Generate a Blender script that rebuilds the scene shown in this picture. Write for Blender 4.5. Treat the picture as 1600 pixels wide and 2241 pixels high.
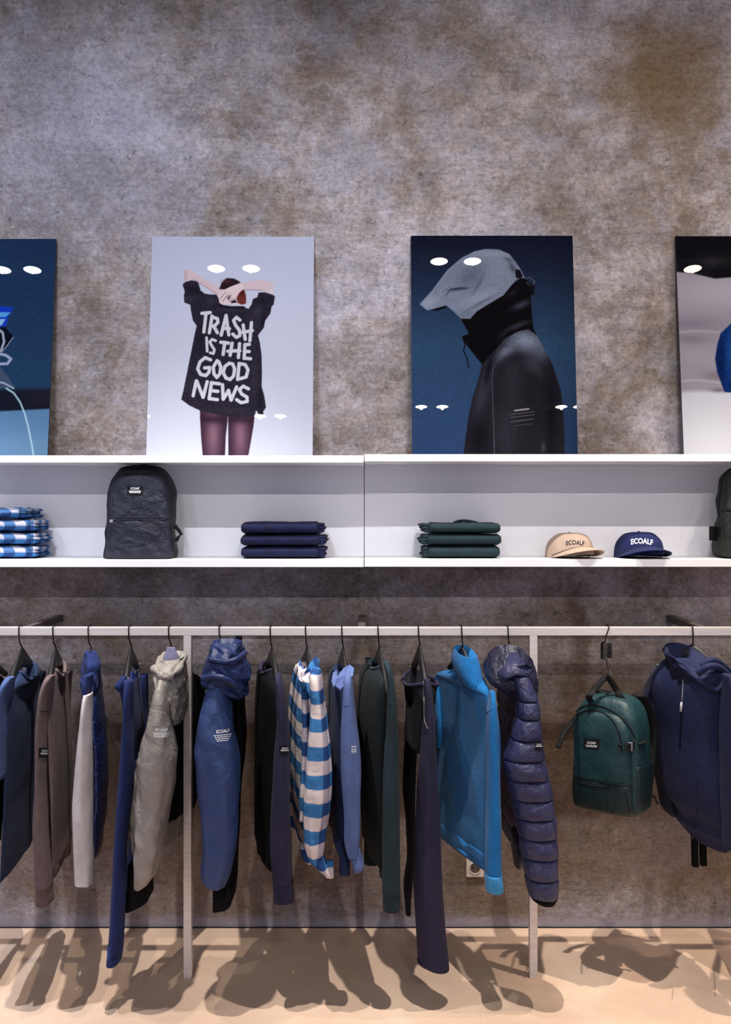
import bpy, bmesh, math, random
import numpy as np
from mathutils import Vector, noise
from mathutils.bvhtree import BVHTree

for o in list(bpy.data.objects): bpy.data.objects.remove(o, do_unlink=True)
S = bpy.context.scene
COL = S.collection
random.seed(7)

# ------------------------------------------------------------------ camera
F, D, CX, CY, H = 2171.0, 3.17, 800.0, 1110.0, 1.5     # focal length in px, distance to the rail, principal point, eye height
cd = bpy.data.cameras.new('camera'); cam = bpy.data.objects.new('camera', cd); COL.objects.link(cam)
cam.location = (0, -D, H); cam.rotation_euler = (math.pi/2, 0, 0)
cd.sensor_fit = 'VERTICAL'; cd.sensor_height = 36.0; cd.lens = 36.0*F/2241.0
cd.shift_y = (CY-1120.5)/2241.0
cd.clip_start = 0.05
S.camera = cam

# ------------------------------------------------------------------ world, exposure
w = bpy.data.worlds.new('world'); S.world = w; w.use_nodes = True
bg = w.node_tree.nodes['Background']; bg.inputs[0].default_value = (0.74, 0.77, 1.0, 1); bg.inputs[1].default_value = 0.42
S.cycles.caustics_reflective = False
S.view_settings.view_transform = 'Standard'; S.view_settings.look = 'None'
S.view_settings.exposure = 0.5; S.view_settings.gamma = 1.0; S.view_settings.use_curve_mapping = False

# ------------------------------------------------------------------ lamps of the room (position, colour, watt)
CEIL = 3.8
COOL, NEUT, WARM = (0.86, 0.90, 1.0), (1.0, 0.94, 0.88), (1.0, 0.86, 0.72)
LAMP_PAIRS = [  # x left lamp, x right lamp, y, colour, power
    (-2.40, -2.20, -2.44, COOL, 95), (-0.985, -0.755, -2.44, COOL, 95), (0.485, 0.705, -2.44, NEUT, 95), (1.94, 2.16, -2.44, WARM, 95),
    (-2.30, -2.10, -5.40, COOL, 42), (-1.00, -0.81, -5.40, NEUT, 42), (0.53, 0.73, -5.40, NEUT, 42), (1.86, 2.03, -5.40, WARM, 42)]
WASH = [(-2.40, -0.50, COOL, 270), (-1.50, -0.62, COOL, 270), (-0.58, -0.50, NEUT, 270), (0.38, -0.66, NEUT, 270), (1.28, -0.52, WARM, 270), (2.20, -0.60, WARM, 270),
        (-0.80, -0.28, WARM, 70), (1.75, -0.28, WARM, 40)]   # x, y, colour, power

# ------------------------------------------------------------------ helpers
ORG = {}                                  # origin of the thing a mesh belongs to
def P(px, py, y):
    d = (y+D)/F
    return Vector(((px-CX)*d, y, H-(py-CY)*d))
def X(px, y): return (px-CX)*(y+D)/F
def Z(py, y): return H-(py-CY)*(y+D)/F
def tag(o, label=None, cat=None, group=None, kind=None):
    if label: o['label'] = label
    if cat: o['category'] = cat
    if group: o['group'] = group
    if kind: o['kind'] = kind
    return o
def thing(name, loc, label, cat, group=None, kind=None):
    o = bpy.data.objects.new(name, None); COL.objects.link(o); o.location = loc
    o.empty_display_size = 0.05
    ORG[o.name] = Vector(loc)
    return tag(o, label, cat, group, kind)
def mk(name, verts, faces, mat, parent=None, smooth=True, org=None, label=None):
    """one mesh object; verts in world space, stored relative to the thing's origin"""
    V = np.asarray([tuple(v) for v in verts], dtype=float)
    if parent is not None: o_ = ORG[parent.name]
    elif org is not None: o_ = Vector(org)
    else: o_ = Vector((0, 0, 0))
    V = V-np.array(o_)
    me = bpy.data.meshes.new(name); me.from_pydata(V.tolist(), [], [tuple(f) for f in faces]); me.update()
    if smooth: me.polygons.foreach_set('use_smooth', [True]*len(me.polygons))
    me.materials.append(mat)
    o = bpy.data.objects.new(name, me); COL.objects.link(o)
    if parent is not None: o.parent = parent
    else: o.location = o_
    ORG[o.name] = Vector(o_)
    if label: o['label'] = label
    return o
def bvh_of(vf): return BVHTree.FromPolygons([tuple(v) for v in vf[0]], [tuple(f) for f in vf[1]])
EYE = Vector((0, -D, H))
def hit(px, py, bvh, off=0.0015, fallback_y=-0.2):
    d = (P(px, py, 0)-EYE).normalized()
    loc, n, i, dist = bvh.ray_cast(EYE, d)
    if loc is None: return P(px, py, fallback_y)
    if n.dot(d) > 0: n = -n
    return loc+n*off
def join(parts):
    V, Fc = [], []
    for v, f in parts:
        b = len(V); V += [tuple(p) for p in v]; Fc += [tuple(i+b for i in q) for q in f]
    return V, Fc
def boxvf(x0, x1, y0, y1, z0, z1, bev=0.0):
    if bev <= 0:
        v = [(x0,y0,z0),(x1,y0,z0),(x1,y1,z0),(x0,y1,z0),(x0,y0,z1),(x1,y0,z1),(x1,y1,z1),(x0,y1,z1)]
        f = [(0,3,2,1),(4,5,6,7),(0,1,5,4),(1,2,6,5),(2,3,7,6),(3,0,4,7)]
        return v, f
    bm = bmesh.new(); bmesh.ops.create_cube(bm, size=1)
    for v in bm.verts: v.co = Vector(((x0+x1)/2+v.co.x*(x1-x0), (y0+y1)/2+v.co.y*(y1-y0), (z0+z1)/2+v.co.z*(z1-z0)))
    bmesh.ops.bevel(bm, geom=bm.edges[:], offset=bev, segments=2, profile=0.5, affect='EDGES')
    bm.verts.index_update()
    out = [v.co.copy() for v in bm.verts], [[v.index for v in f.verts] for f in bm.faces]
    bm.free(); return out
def tube(pts, r, seg=8, closed=False, flat=None):
    """sweep a circle (or flat=(half width, half thickness, width axis)) along a polyline"""
    pts = [Vector(p) for p in pts]; n = len(pts); V, Fc = [], []
    rr = r if hasattr(r, '__len__') else [r]*n
    for i, p in enumerate(pts):
        if closed: t = pts[(i+1) % n]-pts[i-1]
        else: t = pts[min(i+1, n-1)]-pts[max(i-1, 0)]
        t = t.normalized() if t.length > 1e-9 else Vector((0, 0, 1))
        if flat: a = Vector(flat[2]); a = (a-t*a.dot(t)); a = a.normalized() if a.length > 1e-6 else t.orthogonal().normalized()
        else:
            a = Vector((0, 0, 1)) if abs(t.z) < 0.9 else Vector((1, 0, 0)); a = (a-t*a.dot(t)).normalized()
        b = t.cross(a)
        for k in range(seg):
            th = 2*math.pi*k/seg
            if flat: V.append(p+a*(math.cos(th)*flat[0])+b*(math.sin(th)*flat[1]))
            else: V.append(p+a*(math.cos(th)*rr[i])+b*(math.sin(th)*rr[i]))
    m = n if closed else n-1
    for i in range(m):
        for k in range(seg):
            j = (i+1) % n
            Fc.append((i*seg+k, i*seg+(k+1) % seg, j*seg+(k+1) % seg, j*seg+k))
    if not closed:
        Fc.append(tuple(range(seg))[::-1]); Fc.append(tuple((n-1)*seg+k for k in range(seg)))
    return V, Fc
def catmull(A, sub):
    A = np.asarray(A, float); n = len(A); out = []
    for i in range(n-1):
        p0 = A[max(i-1, 0)]; p1 = A[i]; p2 = A[i+1]; p3 = A[min(i+2, n-1)]
        for s in range(sub):
            t = s/sub
            out.append(0.5*((2*p1)+(-p0+p2)*t+(2*p0-5*p1+4*p2-p3)*t*t+(-p0+3*p1-3*p2+p3)*t**3))
    out.append(A[-1]); return np.array(out)
def smooth_line(pts, sub=6): return [Vector(p) for p in catmull([tuple(p) for p in pts], sub)]

def loft(rows, cy=0.0, k=0.0, n=2.4, seg=44, sub=6, fold=None, crink=None, top='closed', bottom='closed', rib=None, seed=0, inner=0.07, amin=0.010, tz=0.0, linear=False, xs=0.0):
    """closed cloth tube: rows = (image row of the ring's middle, left and right outline, half depth in m, depth offset, sag of front and back).
    Rings are real horizontal rings at depth cy; their width follows from the outline."""
    R = np.zeros((len(rows), 6))
    for i, r in enumerate(rows): R[i, :len(r)] = r
    if linear:
        t = np.linspace(0, len(R)-1, (len(R)-1)*sub+1); R = np.array([[np.interp(q, range(len(R)), R[:, c]) for c in range(6)] for q in t])
    else: R = catmull(R, sub)
    m = len(R); th = np.linspace(0, 2*np.pi, seg, endpoint=False)
    c_, s_ = np.cos(th), np.sin(th)
    ux = np.sign(c_)*np.abs(c_)**(2/n); uy = np.sign(s_)*np.abs(s_)**(2/n)
    UX = np.tile(ux, (m, 1)); UY = np.tile(uy, (m, 1))
    tt = np.linspace(0, 1, m)
    if fold:
        A, fr = fold[0], fold[1]; pw = fold[2] if len(fold) > 2 else 1.0
        for i in range(m):
            ph = seed*1.7+1.3*noise.noise(Vector((seed*3.1, 0.3, tt[i]*2.2)))*3
            g = 1+A*(tt[i]**pw)*(np.sin(fr*th+ph)+0.5*np.sin(fr*1.7*th-ph*1.6+seed))
            UX[i] *= g; UY[i] *= g
    if rib:
        g = 1+rib[0]*np.sign(np.sin(rib[1]*th))*np.abs(np.sin(rib[1]*th))**0.6; UX *= g; UY *= g
    hu = np.maximum(R[:, 3], 0.004)[:, None]; cyr = (cy+R[:, 4])[:, None]
    y = cyr+hu*UY
    x0 = k*(y-cyr)
    sc = F/(cyr[:, 0]+D)
    a = np.full(m, 0.04); c = X((R[:, 1]+R[:, 2])/2, cyr[:, 0])
    for _ in range(40):
        px = CX+F*(c[:, None]+a[:, None]*UX+x0)/(y+D)
        L, Rr = px.min(1), px.max(1)
        a = np.maximum(a+0.7*((R[:, 2]-R[:, 1])-(Rr-L))/2/sc, amin)
        c = c+0.7*((R[:, 1]+R[:, 2])-(L+Rr))/2/sc
    x = c[:, None]+a[:, None]*UX+x0
    z = (H-(R[:, 0]-CY)*(cyr[:, 0]+D)/F)[:, None]-R[:, 5][:, None]*UX**2+tz*(y-cyr)-xs*(x-c[:, None])*(tt**4)[:, None]
    if crink:
        amp, sx, sz = crink[:3]
        for i in range(m):
            wz = 1.0
            for j in range(seg):
                q = Vector((x[i, j]*sx+seed*5.3, y[i, j]*sx, z[i, j]*sz+0.6*x[i, j]*sz))
                d = noise.noise(q)+0.5*noise.noise(q*2.1)
                if len(crink) > 3: d = -abs(d)*1.3+0.3
                x[i, j] += amp*d*UX[i, j]; y[i, j] += amp*d*UY[i, j]
    V = [(x[i, j], y[i, j], z[i, j]) for i in range(m) for j in range(seg)]
    Fc = [(i*seg+j, i*seg+(j+1) % seg, (i+1)*seg+(j+1) % seg, (i+1)*seg+j) for i in range(m-1) for j in range(seg)]
    def ring(src, s, dz):
        b = len(V); xs, ys, zs = x[src], y[src], z[src]; mx, my = xs.mean(), ys.mean()
        V.extend([(mx+(xs[j]-mx)*s, my+(ys[j]-my)*s, zs[j]+dz) for j in range(seg)]); return b
    def fan(b, flip):
        mm = np.mean(np.array(V[b:b+seg]), 0); V.append(tuple(mm)); q = len(V)-1
        for j in range(seg):
            f = (b+j, b+(j+1) % seg, q); Fc.append(f if not flip else f[::-1])
    def strip(b0, b1):
        for j in range(seg): Fc.append((b1+j, b1+(j+1) % seg, b0+(j+1) % seg, b0+j))
    if top == 'closed': fan(0, True)
    elif top == 'open':
        b = ring(0, 0.95, 0.002); strip(0, b); b2 = ring(0, 0.86, -inner); strip(b, b2); fan(b2, True)
    e = (m-1)*seg
    if bottom == 'closed': fan(e, False)
    elif bottom == 'open':
        b = ring(m-1, 0.93, 0.0); strip(b, e)
        b2 = ring(m-1, 0.88, 0.05); strip(b2, b); fan(b2, False)
    loft.top = [Vector(V[j]) for j in range(seg)]; loft.bot = [Vector(V[e+j]) for j in range(seg)]
    return V, Fc
SC = 2241/920
def zr(ox, rows, oy=1320):
    """outline notes taken from a 2.436x enlargement -> image pixels"""
    return [(oy+r[0]/SC, ox+r[1]/SC, ox+r[2]/SC)+tuple(r[3:]) for r in rows]

# ------------------------------------------------------------------ materials
MATS = {}
def base_mat(name):
    m = bpy.data.materials.new(name); m.use_nodes = True
    nt = m.node_tree; b = nt.nodes['Principled BSDF']; MATS[name] = m
    return m, nt, b
def lin(c): return tuple(((x/255)/12.92 if x/255 <= 0.04045 else ((x/255+0.055)/1.055)**2.4) for x in c)
def fabric(name, col, rough=0.85, var=0.22, weave=420, bump=0.25, sheen=0.02, spec=0.2, wrinkle=0.0, wscale=18):
    """cloth: colour with a soft mottling, a fine weave bump and optional creases"""
    m, nt, b = base_mat(name); N = nt.nodes.new; L = nt.links.new
    tc = N('ShaderNodeTexCoord')
    n1 = N('ShaderNodeTexNoise'); n1.inputs['Scale'].default_value = 34; n1.inputs['Detail'].default_value = 5
    L(tc.outputs['Object'], n1.inputs['Vector'])
    mr = N('ShaderNodeMapRange'); mr.inputs[1].default_value = 0.3; mr.inputs[2].default_value = 0.7
    mr.inputs[3].default_value = 1-var; mr.inputs[4].default_value = 1+var; L(n1.outputs['Fac'], mr.inputs[0])
    mx = N('ShaderNodeVectorMath'); mx.operation = 'SCALE'; mx.inputs[0].default_value = [c*0.78 for c in lin(col)]; L(mr.outputs[0], mx.inputs['Scale'])
    L(mx.outputs[0], b.inputs['Base Color'])
    n2 = N('ShaderNodeTexNoise'); n2.inputs['Scale'].default_value = weave; n2.inputs['Detail'].default_value = 2
    L(tc.outputs['Object'], n2.inputs['Vector'])
    bp = N('ShaderNodeBump'); bp.inputs['Strength'].default_value = bump; bp.inputs['Distance'].default_value = 0.002
    L(n2.outputs['Fac'], bp.inputs['Height'])
    if wrinkle:
        n3 = N('ShaderNodeTexNoise'); n3.inputs['Scale'].default_value = wscale; n3.inputs['Detail'].default_value = 4; n3.inputs['Distortion'].default_value = 1.2
        L(tc.outputs['Object'], n3.inputs['Vector'])
        b2 = N('ShaderNodeBump'); b2.inputs['Strength'].default_value = wrinkle; b2.inputs['Distance'].default_value = 0.02
        L(n3.outputs['Fac'], b2.inputs['Height']); L(b2.outputs[0], bp.inputs['Normal'])
    L(bp.outputs[0], b.inputs['Normal'])
    b.inputs['Roughness'].default_value = rough; b.inputs['Specular IOR Level'].default_value = spec
    b.inputs['Sheen Weight'].default_value = sheen; b.inputs['Sheen Roughness'].default_value = 0.5
    return m
def plain(name, col, rough=0.5, metal=0.0, spec=0.5, var=0.06, scale=30):
    m, nt, b = base_mat(name); N = nt.nodes.new; L = nt.links.new
    tc = N('ShaderNodeTexCoord'); n1 = N('ShaderNodeTexNoise'); n1.inputs['Scale'].default_value = scale; n1.inputs['Detail'].default_value = 4
    L(tc.outputs['Object'], n1.inputs['Vector'])
    mr = N('ShaderNodeMapRange'); mr.inputs[3].default_value = 1-var; mr.inputs[4].default_value = 1+var; L(n1.outputs['Fac'], mr.inputs[0])
    mx = N('ShaderNodeVectorMath'); mx.operation = 'SCALE'; mx.inputs[0].default_value = lin(col); L(mr.outputs[0], mx.inputs['Scale'])
    L(mx.outputs[0], b.inputs['Base Color']); b.inputs['Roughness'].default_value = rough; b.inputs['Metallic'].default_value = metal
    b.inputs['Specular IOR Level'].default_value = spec
    return m
def ramp(nt, fac, stops):
    r = nt.nodes.new('ShaderNodeValToRGB'); nt.links.new(fac, r.inputs[0])
    e = r.color_ramp.elements
    while len(e) < len(stops): e.new(0.5)
    for i, (p, c) in enumerate(stops):
        e[i].position = p; e[i].color = (c if len(c) == 4 else tuple(c)+(1,)) if hasattr(c, '__len__') else (c, c, c, 1)
    return r
def nz(nt, vec, scale, detail=6, rough=0.6, dist=0.0):
    n = nt.nodes.new('ShaderNodeTexNoise'); n.inputs['Scale'].default_value = scale; n.inputs['Detail'].default_value = detail
    n.inputs['Roughness'].default_value = rough; n.inputs['Distortion'].default_value = dist
    nt.links.new(vec, n.inputs['Vector']); return n
def mixc(nt, fac, a, b_, mode='MIX'):
    m = nt.nodes.new('ShaderNodeMix'); m.data_type = 'RGBA'; m.blend_type = mode
    if hasattr(fac, 'links'): nt.links.new(fac, m.inputs[0])
    else: m.inputs[0].default_value = fac
    for s, i in ((a, 6), (b_, 7)):
        if hasattr(s, 'links'): nt.links.new(s, m.inputs[i])
        else: m.inputs[i].default_value = tuple(s)+(1,)
    return m.outputs[2]
def mapping(nt, vec, scale, loc=(0, 0, 0), rot=(0, 0, 0)):
    m = nt.nodes.new('ShaderNodeMapping'); m.inputs['Scale'].default_value = scale; m.inputs['Location'].default_value = loc; m.inputs['Rotation'].default_value = rot
    nt.links.new(vec, m.inputs['Vector']); return m.outputs[0]

def wall_mat():
    m, nt, b = base_mat('trowelled_plaster'); L = nt.links.new
    tc = nt.nodes.new('ShaderNodeTexCoord'); v = tc.outputs['Object']
    big = nz(nt, v, 1.5, 3, 0.5, 0.4)
    cloud = nz(nt, mapping(nt, v, (1.0, 1, 1.15)), 3.6, 15, 0.82, 0.15)
    fac = nt.nodes.new('ShaderNodeMath'); fac.operation = 'MULTIPLY_ADD'; L(big.outputs['Fac'], fac.inputs[0]); fac.inputs[1].default_value = 0.55
    sc_ = nt.nodes.new('ShaderNodeMath'); sc_.operation = 'MULTIPLY'; L(cloud.outputs['Fac'], sc_.inputs[0]); sc_.inputs[1].default_value = 0.6
    L(sc_.outputs[0], fac.inputs[2])
    base = ramp(nt, fac.outputs[0], [(0.44, lin((128, 115, 104))), (0.52, lin((148, 136, 130))), (0.58, lin((172, 162, 163))), (0.66, lin((198, 192, 204)))])
    # pale brushed-on patches
    pale = nz(nt, mapping(nt, v, (1, 1, 1.2), (3, 0, 7)), 6.5, 15, 0.85, 0.3)
    pf = ramp(nt, pale.outputs['Fac'], [(0.50, 0.0), (0.60, 0.55)])
    c1 = mixc(nt, pf.outputs[0], base.outputs[0], lin((200, 194, 204)))
    # small trowel patches, some bluish grey
    mid = nz(nt, mapping(nt, v, (1, 1, 1.1), (7, 0, 1)), 9, 14, 0.78, 0.3)
    mf = ramp(nt, mid.outputs['Fac'], [(0.40, 0.72), (0.50, 1.0), (0.61, 1.30)])
    c1 = mixc(nt, 0.85, c1, mf.outputs[0], 'MULTIPLY')
    blu = nz(nt, mapping(nt, v, (1, 1, 1), (2, 0, 9)), 4.2, 10, 0.7, 0.4)
    bf = ramp(nt, blu.outputs['Fac'], [(0.50, 0.0), (0.64, 0.55)])
    c1 = mixc(nt, bf.outputs[0], c1, lin((170, 168, 186)))
    # ochre stains
    och = nz(nt, mapping(nt, v, (1, 1, 1), (11, 0, 4)), 2.6, 7, 0.6, 0.5)
    of = ramp(nt, och.outputs['Fac'], [(0.58, 0.0), (0.74, 0.5)])
    c2 = mixc(nt, of.outputs[0], c1, lin((122, 94, 66)))
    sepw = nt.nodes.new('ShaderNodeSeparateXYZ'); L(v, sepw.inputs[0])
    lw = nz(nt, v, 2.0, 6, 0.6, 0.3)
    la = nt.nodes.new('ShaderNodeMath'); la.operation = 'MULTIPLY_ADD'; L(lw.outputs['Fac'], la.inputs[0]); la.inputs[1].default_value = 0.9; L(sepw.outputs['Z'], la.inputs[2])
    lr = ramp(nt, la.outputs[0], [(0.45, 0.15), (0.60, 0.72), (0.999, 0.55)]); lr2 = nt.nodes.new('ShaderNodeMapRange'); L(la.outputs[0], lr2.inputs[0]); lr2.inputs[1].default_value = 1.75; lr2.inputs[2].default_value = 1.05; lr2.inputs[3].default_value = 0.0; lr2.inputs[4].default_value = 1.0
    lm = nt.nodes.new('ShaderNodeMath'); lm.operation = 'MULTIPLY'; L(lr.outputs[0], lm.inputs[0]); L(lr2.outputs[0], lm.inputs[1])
    c2 = mixc(nt, lm.outputs[0], c2, lin((138, 112, 84)))  # lower wall browner: part stain, part warm bounce light mixed into the colour
    # one big ochre stain high on the wall and a dark run behind the backpack
    def spot(loc, scale, edge0, edge1, amt):
        g = nt.nodes.new('ShaderNodeTexGradient'); g.gradient_type = 'SPHERICAL'
        wv = nt.nodes.new('ShaderNodeVectorMath'); wv.operation = 'ADD'; L(v, wv.inputs[0])
        wn = nz(nt, v, 5, 5, 0.65); ws = nt.nodes.new('ShaderNodeVectorMath'); ws.operation = 'SCALE'; L(wn.outputs['Color'], ws.inputs[0]); ws.inputs['Scale'].default_value = 0.25; L(ws.outputs[0], wv.inputs[1])
        mp = mapping(nt, wv.outputs[0], scale, [-(l+0.125)*q for l, q in zip(loc, scale)]); L(mp, g.inputs[0])
        return ramp(nt, g.outputs['Fac'], [(edge0, 0.0), (edge1, amt)])
    sp1 = spot((1.08, 0.37, 3.06), (3.0, 0.2, 2.6), 0.1, 0.8, 0.75)
    c2 = mixc(nt, sp1.outputs[0], c2, lin((126, 98, 62)))
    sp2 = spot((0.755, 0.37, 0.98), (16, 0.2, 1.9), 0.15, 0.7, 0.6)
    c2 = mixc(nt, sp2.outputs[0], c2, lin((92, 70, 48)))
    sp3 = spot((-1.05, 0.37, 2.85), (1.6, 0.2, 1.5), 0.1, 0.8, 0.5)
    c2 = mixc(nt, sp3.outputs[0], c2, lin((176, 176, 200)))
    # browner run marks
    run = nz(nt, mapping(nt, v, (3.0, 1, 0.5), (5, 0, 2)), 2.5, 8, 0.65, 0.3)
    rf = ramp(nt, run.outputs['Fac'], [(0.57, 0.0), (0.74, 0.32)])
    c3 = mixc(nt, rf.outputs[0], c2, lin((128, 106, 86)))
    # fine grain, streaks of the trowel and dark pits
    fine = nz(nt, v, 85, 6, 0.7); ff = ramp(nt, fine.outputs['Fac'], [(0.38, 0.62), (0.50, 1.0), (0.63, 1.30)])
    c4 = mixc(nt, 0.55, c3, ff.outputs[0], 'MULTIPLY')
    st = nz(nt, mapping(nt, v, (9, 1, 55)), 1.6, 8, 0.72, 0.3); sf = ramp(nt, st.outputs['Fac'], [(0.37, 0.55), (0.47, 1.0), (0.62, 1.18)])
    c5 = mixc(nt, 0.38, c4, sf.outputs[0], 'MULTIPLY')
    pit = nz(nt, mapping(nt, v, (1, 1, 1.3)), 36, 8, 0.75, 0.8); pfc = ramp(nt, pit.outputs['Fac'], [(0.36, 0.35), (0.42, 1.0)])
    c6 = mixc(nt, 0.7, c5, pfc.outputs[0], 'MULTIPLY')
    # pale rough coat left along the floor
    sep = nt.nodes.new('ShaderNodeSeparateXYZ'); L(v, sep.inputs[0])
    wob = nz(nt, v, 22, 6, 0.7)
    ad = nt.nodes.new('ShaderNodeMath'); ad.operation = 'MULTIPLY_ADD'; L(wob.outputs['Fac'], ad.inputs[0]); ad.inputs[1].default_value = 0.07; L(sep.outputs['Z'], ad.inputs[2])
    lf = ramp(nt, ad.outputs[0], [(0.055, 0.8), (0.085, 0.0)])
    c7 = mixc(nt, lf.outputs[0], c6, lin((178, 170, 182)))
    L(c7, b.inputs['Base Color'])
    h = nt.nodes.new('ShaderNodeMath'); h.operation = 'MULTIPLY_ADD'; L(fine.outputs['Fac'], h.inputs[0]); h.inputs[1].default_value = 0.35; L(cloud.outputs['Fac'], h.inputs[2])
    h2 = nt.nodes.new('ShaderNodeMath'); h2.operation = 'MULTIPLY_ADD'; L(st.outputs['Fac'], h2.inputs[0]); h2.inputs[1].default_value = 0.3; L(h.outputs[0], h2.inputs[2])
    bp = nt.nodes.new('ShaderNodeBump'); bp.inputs['Strength'].default_value = 0.8; bp.inputs['Distance'].default_value = 0.03
    L(h2.outputs[0], bp.inputs['Height']); L(bp.outputs[0], b.inputs['Normal'])
    b.inputs['Roughness'].default_value = 0.75; b.inputs['Specular IOR Level'].default_value = 0.3
    return m
def floor_mat():
    m, nt, b = base_mat('polished_screed'); L = nt.links.new
    tc = nt.nodes.new('ShaderNodeTexCoord'); v = tc.outputs['Object']
    a = nz(nt, v, 2.2, 9, 0.65, 0.5); c = ramp(nt, a.outputs['Fac'], [(0.3, lin((202, 172, 150))), (0.55, lin((216, 187, 164))), (0.75, lin((230, 204, 180)))])
    g = nz(nt, v, 190, 4, 0.7); gf = ramp(nt, g.outputs['Fac'], [(0.3, 0.82), (0.6, 1.06)])
    L(mixc(nt, 0.8, c.outputs[0], gf.outputs[0], 'MULTIPLY'), b.inputs['Base Color'])
    bp = nt.nodes.new('ShaderNodeBump'); bp.inputs['Strength'].default_value = 0.1; bp.inputs['Distance'].default_value = 0.004; L(g.outputs['Fac'], bp.inputs['Height']); L(bp.outputs[0], b.inputs['Normal'])
    b.inputs['Roughness'].default_value = 0.5; b.inputs['Specular IOR Level'].default_value = 0.3
    return m
def steel_mat():
    m, nt, b = base_mat('brushed_steel'); L = nt.links.new
    tc = nt.nodes.new('ShaderNodeTexCoord'); v = tc.outputs['Object']
    a = nz(nt, mapping(nt, v, (3, 300, 300)), 1.0, 3); c = ramp(nt, a.outputs['Fac'], [(0.3, lin((206, 197, 194))), (0.7, lin((228, 220, 217)))])
    L(c.outputs[0], b.inputs['Base Color']); b.inputs['Metallic'].default_value = 0.25; b.inputs['Roughness'].default_value = 0.38
    return m
def plaid_mat(name, phase, period=0.083, pale=((222, 208, 206), (176, 166, 178))):
    m, nt, b = base_mat(name); L = nt.links.new; M = lambda op: nt.nodes.new('ShaderNodeMath')
    tc = nt.nodes.new('ShaderNodeTexCoord'); v = tc.outputs['Object']
    wob = nz(nt, v, 9, 3); sep = nt.nodes.new('ShaderNodeSeparateXYZ'); L(v, sep.inputs[0])
    def band(out, per, ph, wobamt):
        a = nt.nodes.new('ShaderNodeMath'); a.operation = 'MULTIPLY_ADD'; L(wob.outputs['Fac'], a.inputs[0]); a.inputs[1].default_value = wobamt; L(out, a.inputs[2])
        s = nt.nodes.new('ShaderNodeMath'); s.operation = 'MULTIPLY_ADD'; L(a.outputs[0], s.inputs[0]); s.inputs[1].default_value = 2*math.pi/per; s.inputs[2].default_value = ph
        q = nt.nodes.new('ShaderNodeMath'); q.operation = 'SINE'; L(s.outputs[0], q.inputs[0])
        r = nt.nodes.new('ShaderNodeMapRange'); L(q.outputs[0], r.inputs[0]); r.inputs[1].default_value = -0.12; r.inputs[2].default_value = 0.12
        return r.outputs[0]
    hz = band(sep.outputs['Z'], period, phase, 0.012)
    sxy = nt.nodes.new('ShaderNodeMath'); sxy.operation = 'ADD'; L(sep.outputs['X'], sxy.inputs[0]); L(sep.outputs['Y'], sxy.inputs[1])
    vt = band(sxy.outputs[0], period*1.15, 0.8, 0.0)
    c1 = mixc(nt, vt, lin(pale[0]), lin(pale[1]))
    c2 = mixc(nt, vt, lin((58, 116, 172)), lin((34, 68, 122)))
    c = mixc(nt, hz, c1, c2)
    L(c, b.inputs['Base Color']); b.inputs['Roughness'].default_value = 0.85; b.inputs['Specular IOR Level'].default_value = 0.2
    n2 = nz(nt, v, 420, 2); n3 = nz(nt, v, 14, 3, 0.5, 0.8)
    b2 = nt.nodes.new('ShaderNodeBump'); b2.inputs['Strength'].default_value = 0.4; b2.inputs['Distance'].default_value = 0.015; L(n3.outputs['Fac'], b2.inputs['Height'])
    bp = nt.nodes.new('ShaderNodeBump'); bp.inputs['Strength'].default_value = 0.2; bp.inputs['Distance'].default_value = 0.002; L(n2.outputs['Fac'], bp.inputs['Height']); L(b2.outputs[0], bp.inputs['Normal'])
    L(bp.outputs[0], b.inputs['Normal'])
    return m
def emit_mat(name, col, s):
    m, nt, b = base_mat(name); b.inputs['Base Color'].default_value = (0.8, 0.8, 0.8, 1)
    b.inputs['Emission Color'].default_value = tuple(col)+(1,); b.inputs['Emission Strength'].default_value = s
    return m
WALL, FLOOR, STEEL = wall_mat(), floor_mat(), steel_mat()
WHITE = plain('white_lacquer', (236, 235, 238), 0.35, var=0.01)
BACKW = plain('white_back_board', (226, 226, 234), 0.45, var=0.02)
JOINT_SHADE = plain('dark_joint_shade', (38, 34, 34), 0.9)
DKSTEEL = plain('dark_steel', (96, 90, 88), 0.5, 0.5)
BLK = plain('black_plastic', (26, 25, 28), 0.38)
WIRE = plain('black_wire', (24, 22, 24), 0.4, 0.4)
GREYP = plain('grey_plastic', (150, 146, 150), 0.4)
PRINTW = plain('white_print', (235, 235, 240), 0.6, var=0.03)
PRINTD = plain('dark_thread', (48, 44, 52), 0.8)
PATCH = fabric('black_patch', (22, 22, 28), 0.8, 0.05)
CEILM = plain('ceiling_paint', (70, 70, 76), 0.9)

# ------------------------------------------------------------------ room
WY = 0.37
def struct(name, vf, mat, smooth=False):
    o = mk(name, vf[0], vf[1], mat, smooth=smooth); o['kind'] = 'structure'; return o
struct('floor', boxvf(-5, 5, -9, WY+0.1, -0.1, 0), FLOOR)
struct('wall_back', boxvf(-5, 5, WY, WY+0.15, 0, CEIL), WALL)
struct('ceiling', boxvf(-5, 5, -9, WY+0.15, CEIL, CEIL+0.12), CEILM)
struct('joint_seal_shade_1', boxvf(-5, 5, WY-0.006, WY, 0.0, 0.003), JOINT_SHADE)  # dark sealing line and the joint's shadow drawn together as one strip

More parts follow.
